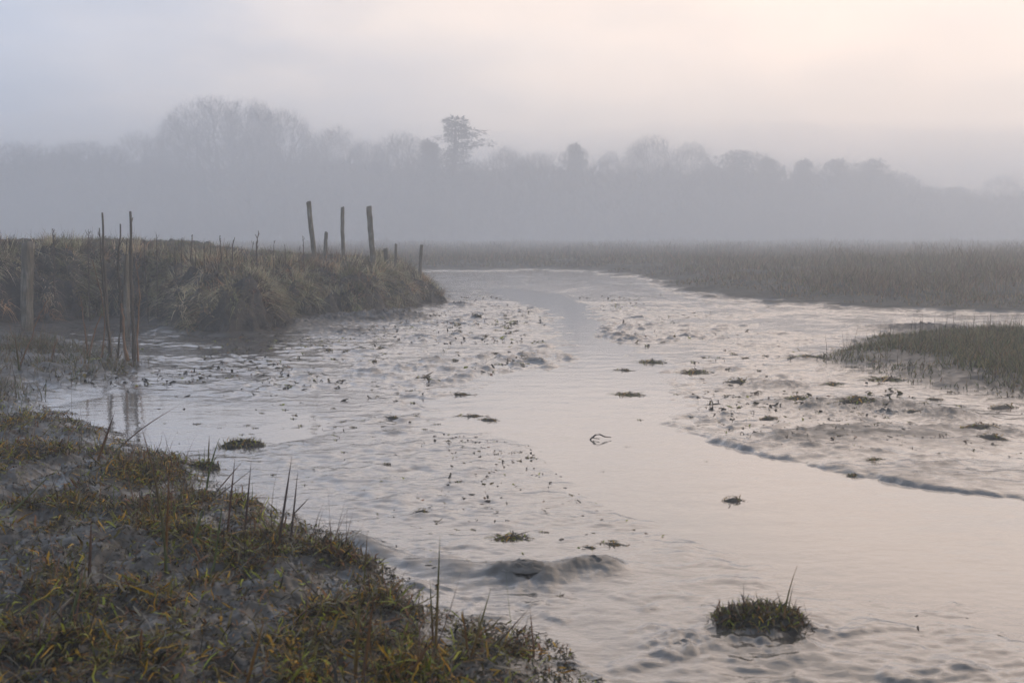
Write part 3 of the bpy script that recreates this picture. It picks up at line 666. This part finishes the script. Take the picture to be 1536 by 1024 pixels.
for c in [(768, 806, 62, 'long tangled weed strand lying left of the smaller foreground strand'), (920, 816, 42, 'curled brown weed clump on smooth mud above the large tuft'),
          (885, 821, 30, 'small weed clump touching the left of the curled brown clump'), (943, 590, 46, 'weed clump at the right lip of the channel bend'),
          (937, 554, 28, 'small dark weed clump highest on the right side of the channel'), (977, 542, 42, 'flat weed clump beside the highest small dark clump'),
          (1042, 557, 46, 'broad weed clump halfway between the channel and the islet'), (1106, 575, 42, 'olive weed clump in pink shallow water before the islet'),
          (690, 590, 44, 'largest olive weed clump left of the channel bend'), (708, 622, 44, 'dark weed clump below the largest left clump'),
          (733, 628, 32, 'ochre weed clump right beside the dark left clump'), (590, 627, 36, 'row shaped weed clump on the left mud'),
          (1154, 628, 30, 'two lobed weed clump in pink water below the islet'), (1196, 601, 52, 'long low weed strand left of the islet fringe'),
          (1248, 578, 38, 'grassy clump at the left foot of the islet'), (1285, 609, 56, 'dark mound of weed below the islet grass'),
          (1312, 692, 30, 'tangled weed clump on the rippled ledge'), (1282, 711, 26, 'small weed scrap on the edge of the ledge'),
          (1470, 646, 60, 'broad green weed clump at right below the islet'), (1488, 662, 44, 'weed clump just below the broad right clump'),
          (1335, 572, 70, 'grass fringe clump in front of the islet'), (1210, 539, 60, 'low weed tongue at the pointed end of the islet'),
          (1505, 612, 60, 'dark grassy clump at the right edge under the islet'), (634, 770, 28, 'thin pale weed scrap on the lower left mud'),
          (842, 892, 22, 'dark clump with small reflection left of the large tuft'), (1100, 748, 40, 'chain of dark specks in the lower channel'),
          (640, 566, 30, 'pale weed clump below the end of the bank'), (615, 586, 24, 'small olive clump left of the largest left clump')]:
    clump(*c, group=GW)
small = [(655, 634, 16), (590, 781, 9), (588, 799, 11), (690, 724, 14), (580, 695, 18), (410, 712, 16), (432, 583, 20), (386, 583, 14), (296, 634, 22), (330, 640, 14), (372, 636, 16), (247, 633, 10), (990, 782, 9), (795, 684, 20), (816, 797, 22),
         (700, 845, 20), (728, 848, 14), (1052, 908, 18), (1240, 939, 16), (1382, 950, 16), (1358, 846, 8), (1214, 1000, 9), (1464, 1004, 8), (1062, 993, 8), (870, 820, 10), (1240, 636, 14), (1215, 610, 14), (960, 628, 14), (1015, 590, 16), (1060, 586, 12),
         (1030, 600, 8), (1090, 597, 10), (620, 603, 16), (545, 555, 18), (470, 565, 14), (500, 612, 14), (440, 640, 10), (530, 640, 16), (560, 655, 10), (520, 690, 8), (845, 745, 10), (905, 705, 10), (940, 668, 12), (1060, 690, 10), (780, 690, 14), (1400, 600, 30), (1440, 610, 20), (1370, 622, 30), (1330, 640, 20), (1420, 560 + 80, 22)]
for c in small: clump(*c, 'small dark scrap of weed lying on the wet mud', 'small weed scraps on the mud')
clod(788, 862, 84, 7, 'largest dark rough mud clod, on the ridge in the lower middle')
clod(1020, 966, 74, 7, 'dark rough mud clod left of the large tuft')
clod(980, 914, 30, 6, 'small dark mud clod above and left of the large tuft'); clod(895, 850, 60, 7, 'low long mud clod right of the largest clod')
clod(1330, 622, 70, 6, 'flat mud clod in the shallow water under the islet'); clod(690, 458, 60, 5, 'far mud clod just off the tip of the bank')
q = 0
while q < 250:
    cx_, cy_ = [(rng.uniform(430, 870), rng.uniform(470, 700)), (rng.uniform(950, 1450), rng.uniform(530, 720)), (rng.uniform(300, 1000), rng.uniform(600, 900))][rng.choice(3, p=[.55, .3, .15])]
    for _ in range(rng.integers(2, 9)):
        px, py = cx_ + rng.normal(0, 26), cy_ + rng.normal(0, 9)
        X0, Y0 = at(px, py); A0, A1 = np.array([X0]), np.array([Y0]); _, b_, m_, i_, s_ = terrain(A0, A1, True)
        if b_[0] > -.2 or m_[0] > -.2 or i_[0] > -.05 or s_[0] > -.1 or sdf(CHANNEL, A0, A1)[0] > -.3: continue
        clump(px, py, min(24, rng.uniform(8, 24) * (.5 + 45 / (py - 370))), 'small dark scrap of weed lying on the wet mud', 'small weed scraps on the mud'); q += 1
g = Geo(); n_ = 0
cx2, cy2 = rng.uniform(-5.5, 7, 900), 3.6 * (26 / 3.6) ** rng.uniform(0, 1, 900)
i = np.repeat(np.arange(900), 26); sp_ = .12 + .03 * cy2[i]
x, y = cx2[i] + rng.normal(0, 1, len(i)) * sp_ * 1.6, cy2[i] + rng.normal(0, 1, len(i)) * sp_
z, db, dm, di, ds = terrain(x, y, True); ch = sdf(CHANNEL, x, y)
m = (db < -.1) & (dm < 0) & (ds < .1) & (ch < -.25) & (np.abs(x) < .6 * y) & (rng.uniform(size=len(x)) < (.06 + .75 * (pn(x * .5, y * .5, 230) > .1)) * sm(3, 8, y) * np.where(x > 3, .5, 1))
x, y, z = keep(m, x, y, z)
nr_ = y < 9
fronds(g, x[nr_], y[nr_], z[nr_] + .001, [6, 2.5, 0, .6, 1., .2], (.012, .055), (.008, .024), .22, 3)
fa = ~nr_ & (x < 4)
fronds(g, x[fa], y[fa], z[fa] + .002, [6, 3, 0, 1.2, 1., .2], (.03, .11), (.014, .045), .28, 3)
tag(link('weed_litter', g.mesh('weed_litter'), M_WEED), 'fine dark weed litter strewn over the mudflat', 'litter', kind='stuff')
# bent twig in the channel
g = Geo(); x0, y0 = at(885, 657); s = y0 / F
g.tube(np.array([(0, 0, -.01), (8 * s, 0, 5 * s), (15 * s, 0, 6 * s), (22 * s, 0, 2.5 * s), (33 * s, .02, .5 * s)]), [.006, .007, .006, .005, .003], (.05, .04, .03), 6)
g.tube(np.array([(7 * s, 0, 4 * s), (5 * s, 0, 0), (14 * s, -.03, .5 * s)]), [.005, .004, .003], (.05, .04, .03), 6)
tag(link('twig', g.mesh('twig'), M_LEAF, loc=(x0, y0, max(tz(x0, y0), 0))), 'small bent dark twig lying in the smooth channel', 'twig')

# ------------------------------------------------------------------ trees in the mist
BARK = (.055, .05, .045)
def grow_tree(h, spread, trunk_frac, seed, limbs=7, levels=4, twigs=4, up=.75):
    """trunk + limbs mesh and crown twig mesh; 1 unit of height = h metres"""
    r = np.random.default_rng(seed); T_, Cg = Geo(), Geo()
    segs = []; tips = []
    tr = h * .024 + .08
    n = 6; tp = np.stack([np.cumsum(r.normal(0, .08, n)), np.cumsum(r.normal(0, .08, n)), np.linspace(-.3, h * trunk_frac, n)], 1); tp[0, :2] = 0
    T_.tube(tp, np.linspace(tr * 1.25, tr * .75, n), BARK, 8)
    cen = np.array([0, 0, h * .6])
    def br(p, d, l, rad, lev):
        k = 4; P = [p]; dd = d.copy()
        for i in range(k):
            dd = unit(dd + r.normal(0, .17, 3) + np.array([0, 0, .02])); P.append(P[-1] + dd * l / k)
        P = np.array(P)
        # keep inside a domed crown
        rel = P[-1] * [1 / (spread * .5), 1 / (spread * .5), 1] ; rr = math.hypot(rel[0], rel[1])
        top = h * (trunk_frac + (1 - trunk_frac) * math.sqrt(max(0, 1 - min(rr, 1) ** 2) ) )
        (T_ if lev < 2 else Cg).tube(P, np.linspace(rad, rad * .6, k + 1), BARK, 5 if lev < 2 else 3, cap=False)
        if lev >= levels or P[-1][2] > top + .3 or rr > .92:
            tips.append((P, dd)); return
        nk = 3 if lev < 3 else r.integers(2, 4)
        for c in range(nk):
            q = 1.0 if c == 0 else r.uniform(.45, .95)
            i = min(int(q * k), k); a = r.normal(0, .62, 3); a[2] *= .7
            br(P[i], unit(dd + a + [0, 0, .03]), l * r.uniform(.55, .78), rad * (.62 if c == 0 else .5), lev + 1)
    for c in range(limbs):
        a = 2 * math.pi * (c + r.uniform(-.3, .3)) / limbs; zf = r.uniform(.55, 1.0)
        i = min(n - 1, int(zf * (n - 1)) + 1); el = r.uniform(up - .35, up + .3) if c else 1.5
        br(tp[i], unit(np.array([math.cos(a) * math.cos(el), math.sin(a) * math.cos(el), math.sin(el)])), h * (1 - trunk_frac) * r.uniform(.3, .42), tr * r.uniform(.4, .58), 0)
    B, D = [], []
    for P, dd in tips:
        for _ in range(twigs):
            B.append(P[r.integers(1, len(P))]); D.append(unit(dd + r.normal(0, .75, 3)))
    B, D = np.array(B), np.array(D); N = len(B)
    Cg.ribbons(B, D, r.normal(0, .18, (N, 3)) + [0, 0, .1], r.uniform(.5, 1.3, N) * h / 16, .05 * h / 16 + r.uniform(0, .03, N), np.array(BARK) * 1.1, S=2, tip=.4)
    ns = 7500; th = r.uniform(0, 6.283, ns); cz = r.uniform(-.45, 1, ns); rr = (1 - np.abs(cz) ** 2.6) ** .5 * (1 + .13 * pn(th * 1.6, cz * 3, seed)); q = r.uniform(.45, 1, ns) ** .6
    c0 = h * (trunk_frac + (1 - trunk_frac) * .38); hz = h - c0
    P = np.stack([rr * np.cos(th) * spread * .5 * q, rr * np.sin(th) * spread * .5 * q, c0 + cz * hz * q * (1 + .1 * pn(th * 2, cz * 4, seed + 1)) * np.where(cz < 0, .95, 1)], 1)
    ok = pn(P[:, 0] * .35 + seed, P[:, 1] * .35 + P[:, 2] * .5, seed + 9) > -.28; P = P[ok]; N = len(P)
    Cg.ribbons(P, unit(.6 * (P - [0, 0, h * .45]) + r.normal(0, 3.5, (N, 3))), r.normal(0, .2, (N, 3)), r.uniform(.35, .85, N) * h / 16, r.uniform(.03, .07, N) * h / 16, np.array(BARK) * 1.1, S=2, tip=.4)
    return T_.mesh('trunk'), Cg.mesh('crown')
def puff(Cg, r, c, rad, n, col):
    P = r.normal(0, 1, (n, 3)); P = unit(P) * (r.uniform(.35, 1, (n, 1)) ** .5) * rad + c
    Cg.ribbons(P, unit(P - c + r.normal(0, .3, (n, 3)) * np.max(rad)), r.normal(0, .15, (n, 3)), r.uniform(.25, .6, n), r.uniform(.08, .22, n), np.array(col) * r.uniform(.7, 1.25, (n, 1)), S=2, tip=.3)
def pine(h, w, seed, dense=False):
    r = np.random.default_rng(seed); T_, Cg = Geo(), Geo()
    lj = r.uniform(.72, 1.2, 40)
    n = 8; tp = np.stack([np.cumsum(r.normal(0, .07, n)), np.cumsum(r.normal(0, .07, n)), np.linspace(-.3, h * .96, n)], 1)
    T_.tube(tp, np.linspace(h * .021, h * .005, n), BARK, 8)
    lv = 15 if dense else 12
    for k in range(lv):
        f = .08 + .9 * k / (lv - 1) if dense else .42 + .55 * k / (lv - 1)
        prof = (math.sin(min(1, (1.06 - f) / .5) * 1.57)) * (lj[k] if dense else .55 + .45 * math.sin(f * 19 + seed))
        for j in range(5 if dense else 3):
            a = r.uniform(0, 6.28); l = w * .5 * prof * r.uniform(.2, 1.2)
            c0 = np.array([np.interp(f * h, tp[:, 2], tp[:, 0]), np.interp(f * h, tp[:, 2], tp[:, 1]), f * h])
            e_ = c0 + np.array([math.cos(a) * l, math.sin(a) * l, l * .12 + r.uniform(-.2, .3)])
            T_.tube(np.array([c0, (c0 + e_) / 2 + [0, 0, -.1], e_]), [h * .006, h * .005, h * .003], BARK, 4, cap=False)
            puff(Cg, r, e_ + [0, 0, .1], np.array([.15 * w, .15 * w, .05 * w if not dense else .075 * w]), 90, (.04, .05, .038))
            puff(Cg, r, (c0 + e_ * 2) / 3 + [0, 0, .1], np.array([.14 * w, .14 * w, .06 * w]), 34, (.04, .05, .038))
    return T_.mesh('trunk'), Cg.mesh('crown')
BARE = [grow_tree(18, 12, .42, 1, 9, 4, 3, .6), grow_tree(18, 9.5, .45, 2, 8, 4, 3, .65), grow_tree(14, 9, .4, 3, 7, 4, 3, .65), grow_tree(13, 7.5, .42, 4, 6, 4, 3, .75)]
BH = [(18, 15), (18, 12), (14, 11), (13, 9)]
PINE = [pine(17, 8.5, 5), pine(12, 8, 6, True), pine(11, 6.5, 7, True)]
PH = [(17, 8.5), (12, 8), (11, 6.5)]
def ext(pair):
    co = [np.array([v.co for v in m.vertices]) for m in pair]; c = np.concatenate(co)
    hw = np.percentile(np.abs(c[:, 0]), 97); return np.percentile(c[:, 2], 99.8), 2 * hw
EXT = {('bare', i): ext(p) for i, p in enumerate(BARE)}; EXT.update({('pine', i): ext(p) for i, p in enumerate(PINE)})
def tree(px, top, wpx, dist, kind, k, label, group=None):
    m = (BARE if kind == 'bare' else PINE)[k]; h0, w0 = EXT[(kind, k)]
    x, y, zt = at_depth(px, top, dist); zg = .6
    name = 'bare_tree' if kind == 'bare' else 'evergreen_tree'
    e0 = bpy.data.objects.new(name, None); COL.objects.link(e0); e0.location = (x, y, zg); e0.rotation_euler = (0, 0, rng.uniform(0, 6.28))
    sz = (zt - zg) / h0; sx = wpx * dist / F / w0 * (1.3 if wpx < 70 else 1.12 if wpx < 120 else 1.); e0.scale = (sx, sx, sz)
    tag(e0, label, 'tree', group)
    link('trunk', m[0], M_TREE, e0); link('crown', m[1], M_TREE, e0)
GT = 'trees along the misty far woodland'
for a in [
    (318, 148, 138, 127, 'bare', 0, 'tallest bare tree with wide domed crown in the mist'),
    (376, 153, 74, 128, 'bare', 1, 'tall bare tree just right of the tallest domed tree'),
    (424, 166, 80, 126, 'bare', 0, 'round crowned bare tree at the right end of the tall trio'),
    (268, 178, 66, 132, 'bare', 2, 'bare tree tucked against the left flank of the tallest tree'),
    (208, 198, 62, 136, 'bare', 2, 'small round bare tree standing left of the tall trio'),
    (125, 212, 96, 134, 'bare', 0, 'broad low tree second from the left end of the wood'),
    (35, 214, 100, 136, 'bare', 1, 'broad low tree at the left end of the wood'),
    (503, 191, 72, 133, 'bare', 2, 'rounded bare tree midway between the tall trio and the layered pine'),
    (548, 210, 50, 135, 'bare', 3, 'small bare tree right of the rounded midway tree'),
    (601, 199, 62, 134, 'bare', 2, 'rounded bare tree left of the layered pine'),
    (680, 176, 74, 126, 'pine', 0, 'tall pine with layered open branches, darkest of the left wood'),
    (645, 212, 46, 128, 'pine', 2, 'bushy tree at the left foot of the layered pine'),
    (712, 240, 40, 128, 'bare', 2, 'low bushy tree at the right foot of the layered pine'),
    (757, 221, 52, 142, 'bare', 3, 'faint bare tree right of the layered pine'),
    (805, 228, 55, 143, 'bare', 2, 'faint low tree left of the small spiky evergreen'),
    (862, 217, 44, 140, 'pine', 2, 'small spiky evergreen at the centre of the far wood'),
    (917, 227, 34, 146, 'bare', 3, 'very thin bare tree between the spiky evergreen and the oak'),
    (976, 204, 62, 140, 'bare', 2, 'open crowned bare tree standing highest right of centre'),
    (1038, 214, 58, 143, 'bare', 3, 'bare twin stemmed tree right of the open crowned tree'),
    (1108, 227, 100, 134, 'pine', 1, 'widest dark evergreen of the right wood'),
    (1152, 238, 56, 135, 'pine', 2, 'lower evergreen leaning on the right of the widest evergreen'),
    (1205, 240, 44, 135, 'pine', 2, 'narrow dark evergreen standing alone'),
    (1258, 240, 62, 136, 'pine', 1, 'rounded evergreen, left of the last dark pair'),
    (1311, 240, 70, 136, 'pine', 1, 'rounded evergreen, right of the last dark pair'),
    (1360, 262, 36, 146, 'bare', 3, 'thin low tree right of the last dark evergreens'),
    (1436, 281, 62, 152, 'pine', 1, 'low rounded tree fading out near the right end'),
    (1505, 262, 46, 172, 'bare', 3, 'faintest bare tree at the right end of the wood'),
    (1400, 278, 40, 165, 'bare', 2, 'faint low bare tree before the low rounded tree'),
]:
    tree(*a, group=GT)
# the wood below the individual tree tops
g = Geo()
tx = [-500, 0, 150, 240, 300, 345, 365, 400, 460, 620, 720, 760, 900, 1060, 1200, 1340, 1400, 1536, 2000]
ty = [226, 226, 220, 232, 238, 246, 246, 236, 222, 230, 246, 236, 238, 245, 250, 258, 284, 298, 310]
N = 130000
px = rng.uniform(-450, 1950, N); dist = rng.uniform(126, 150, N) + np.interp(px, [-400, 600, 1000, 2000], [0, 0, 4, 10])
topy = np.interp(px, tx, ty) + 12 * fbm(px * .022, dist * .1, 3, 200) + 4 * np.abs(rng.normal(size=N)) + 5 * pn(px * .12, dist * .3, 205)
zt = H + (HOR - topy) / F * dist
u_ = rng.uniform(0, 1, N) ** .95; big = (rng.uniform(size=N) < .6) & (u_ < .86)
zz = .6 + (zt - .6) * u_
xx = (px - CX) / F * dist
g.ribbons(np.stack([xx, dist, zz], 1), unit(rng.normal(0, 1, (N, 3)) + [0, 0, .6]), rng.normal(0, .2, (N, 3)), np.where(big, rng.uniform(.5, 1.2, N), rng.uniform(.4, 1.0, N)),
          np.where(big, rng.uniform(.2, .5, N), rng.uniform(.03, .06, N)), pal(N, [(.05, .048, .04), (.045, .05, .035), (.06, .05, .042)], [2, 2, 1]), S=2, tip=.3)
n3_ = 16000; px3 = rng.uniform(-450, 1950, n3_); d3 = rng.uniform(150, 155, n3_)
zt3 = H + (HOR - np.interp(px3, tx, ty) - 10 * fbm(px3 * .022, 15., 3, 200)) / F * d3
g.ribbons(np.stack([(px3 - CX) / F * d3, d3, .2 + (zt3 - 1.2) * rng.uniform(0, .84, n3_)], 1), unit(rng.normal(0, 1, (n3_, 3)) * [1, .3, 1]), rng.normal(0, .1, (n3_, 3)), rng.uniform(1.2, 2.4, n3_), rng.uniform(.8, 1.5, n3_), (.05, .048, .04), S=2, tip=.3, wid=unit(rng.normal(0, 1, (n3_, 3)) * [1, .2, 1]))
tag(link('woodland', g.mesh('woodland'), M_TREE), 'misty grey woodland mass below the tree tops', 'woodland', kind='stuff')

# ------------------------------------------------------------------ air
def volume_mat(name, dens, col, an):
    m, nt, out = new_mat(name)
    v = nd(nt, 'VolumePrincipled'); v.inputs['Density'].default_value = dens; v.inputs['Color'].default_value = (*col, 1); v.inputs['Anisotropy'].default_value = an
    v.inputs['Density Attribute'].default_value = ''
    nt.links.new(v.outputs[0], out.inputs['Volume'])
    return m
def box_mesh(name, a, b):
    V = [(x, y, z) for z in (a[2], b[2]) for y in (a[1], b[1]) for x in (a[0], b[0])]
    return mesh_np(name, V, [(0, 2, 3, 1), (4, 5, 7, 6), (0, 1, 5, 4), (2, 6, 7, 3), (0, 4, 6, 2), (1, 3, 7, 5)], smooth=False)
HAZE_D, MIST_D = .0092, .0125
tag(link('haze', box_mesh('haze', (-480, -50, -1.3), (480, 300, 21)), volume_mat('haze', HAZE_D, (.945, .972, 1.0), .48)), 'pale morning haze filling the air over the estuary', 'haze', kind='stuff')
# a low bank of thicker mist over the marsh, in front of the wood
nx, ny = 70, 40
def mist_mesh():
    V = []; Fq = []
    xs = np.linspace(-260, 260, nx); ys = np.linspace(36, 122, ny)
    for s_ in (0, 1):
        for x_ in xs:
            for y_ in ys:
                e_ = math.sin(math.pi * (y_ - 36) / 86) ** 1.4 if 36 < y_ < 122 else 0
                V.append((x_, y_, .75 + s_ * (8.4 + 3.4 * float(fbm(x_ * .035, y_ * .035, 2, 210))) * e_ + (0.001 if s_ else 0)))
    o_ = nx * ny
    for i in range(nx - 1):
        for j in range(ny - 1):
            a_ = i * ny + j; Fq.append((a_, a_ + 1, a_ + ny + 1, a_ + ny)); Fq.append((o_ + a_, o_ + a_ + ny, o_ + a_ + ny + 1, o_ + a_ + 1))
    for i in range(nx - 1):
        for j in (0, ny - 1): a_ = i * ny + j; Fq.append((a_, a_ + ny, o_ + a_ + ny, o_ + a_))
    for j in range(ny - 1):
        for i in (0, nx - 1): a_ = i * ny + j; Fq.append((a_, a_ + 1, o_ + a_ + 1, o_ + a_))
    return mesh_np('mist', V, Fq)
tag(link('mist', mist_mesh(), volume_mat('mist', MIST_D, (.99, .995, 1.0), .1)), 'thicker bank of low mist in front of the wood', 'mist', kind='stuff')

# ------------------------------------------------------------------ light
SUN_AZ, SUN_EL = R(66), R(14)       # to the right of the view, low
GLOW = R(44)                        # the brightest part of the veil of cloud
world = bpy.data.worlds.new('World'); scene.world = world; world.use_nodes = True
nt = world.node_tree; nt.nodes.clear(); LK = nt.links.new
wo = nd(nt, 'OutputWorld'); bg = nd(nt, 'Background'); bg.inputs['Strength'].default_value = .1
sky = nd(nt, 'TexSky', sky_type='NISHITA'); sky.sun_disc = False; sky.sun_elevation = SUN_EL; sky.sun_rotation = SUN_AZ
tc = nd(nt, 'TexCoord')
dp = nd(nt, 'VectorMath', operation='DOT_PRODUCT'); LK(tc.outputs['Generated'], dp.inputs[0]); dp.inputs[1].default_value = (math.sin(GLOW), math.cos(GLOW), 0)
n = nd(nt, 'TexNoise'); n.inputs['Scale'].default_value = 2.2; n.inputs['Detail'].default_value = 5; n.inputs['Roughness'].default_value = .55
mp = nd(nt, 'Mapping'); mp.inputs['Scale'].default_value = (1, 1, 3.2); LK(tc.outputs['Generated'], mp.inputs['Vector']); LK(mp.outputs[0], n.inputs['Vector'])
ns = nd(nt, 'MapRange'); ns.inputs['From Min'].default_value = .25; ns.inputs['From Max'].default_value = .75; ns.inputs['To Min'].default_value = -.2; ns.inputs['To Max'].default_value = .2; LK(n.outputs['Fac'], ns.inputs['Value'])
ad = nd(nt, 'Math', operation='ADD'); LK(dp.outputs['Value'], ad.inputs[0]); LK(ns.outputs[0], ad.inputs[1])
ramp = nd(nt, 'ValToRGB'); LK(ad.outputs[0], ramp.inputs['Fac'])
e = ramp.color_ramp.elements
e[0].position = .2; e[0].color = (.39, .472, .63, 1); e[1].position = 1.; e[1].color = (1.16, .875, .68, 1)
q = e.new(.5); q.color = (.59, .575, .615, 1); q = e.new(.74); q.color = (.93, .775, .665, 1)
sc_ = nd(nt, 'VectorMath', operation='SCALE'); LK(ramp.outputs['Color'], sc_.inputs[0])
sz = nd(nt, 'SeparateXYZ'); LK(tc.outputs['Generated'], sz.inputs[0])       # the veil thins and dims overhead
el = nd(nt, 'MapRange', interpolation_type='SMOOTHSTEP'); el.inputs['From Min'].default_value = .22; el.inputs['From Max'].default_value = .75
el.inputs['To Min'].default_value = 16.2; el.inputs['To Max'].default_value = 14.; LK(sz.outputs['Z'], el.inputs['Value'])
nb = nd(nt, 'TexNoise'); nb.inputs['Scale'].default_value = 4.5; nb.inputs['Detail'].default_value = 6; LK(mp.outputs[0], nb.inputs['Vector'])
nm = nd(nt, 'MapRange'); nm.inputs['From Min'].default_value = .3; nm.inputs['From Max'].default_value = .7; nm.inputs['To Min'].default_value = .92; nm.inputs['To Max'].default_value = 1.08; LK(nb.outputs['Fac'], nm.inputs['Value'])
em = nd(nt, 'Math', operation='MULTIPLY'); LK(el.outputs[0], em.inputs[0]); LK(nm.outputs[0], em.inputs[1]); LK(em.outputs[0], sc_.inputs['Scale'])
mx = nd(nt, 'Mix', data_type='RGBA'); mx.inputs['Factor'].default_value = .88
LK(sky.outputs['Color'], mx.inputs[6]); LK(sc_.outputs[0], mx.inputs[7])
LK(mx.outputs[2], bg.inputs['Color']); LK(bg.outputs[0], wo.inputs['Surface'])
sl = bpy.data.lights.new('sun', 'SUN'); sl.energy = 1.1; sl.angle = R(24); sl.color = (1, .9, .82)
so = bpy.data.objects.new('sun', sl); COL.objects.link(so); so.location = (30, 30, 40)
so.rotation_euler = (R(90) - SUN_EL, 0, math.pi - SUN_AZ)

# ------------------------------------------------------------------ camera
cam = bpy.data.cameras.new('camera'); cam.lens = F / 1536 * 36; cam.sensor_width = 36; cam.clip_end = 2000; cam.clip_start = .05
cam.dof.use_dof = True; cam.dof.focus_distance = 11.; cam.dof.aperture_fstop = 4.
co = bpy.data.objects.new('camera', cam); COL.objects.link(co); co.location = (0, 0, H); co.rotation_euler = (R(90) - PITCH, 0, 0)
scene.camera = co
vs = scene.view_settings; vs.view_transform = 'Standard'; vs.look = 'None'; vs.exposure = 0; vs.gamma = 1
cy = scene.cycles
cy.use_denoising = True; cy.volume_bounces = 5; cy.max_bounces = 10; cy.diffuse_bounces = 3; cy.glossy_bounces = 3; cy.transmission_bounces = 2
cy.use_adaptive_sampling = True; cy.adaptive_threshold = .01
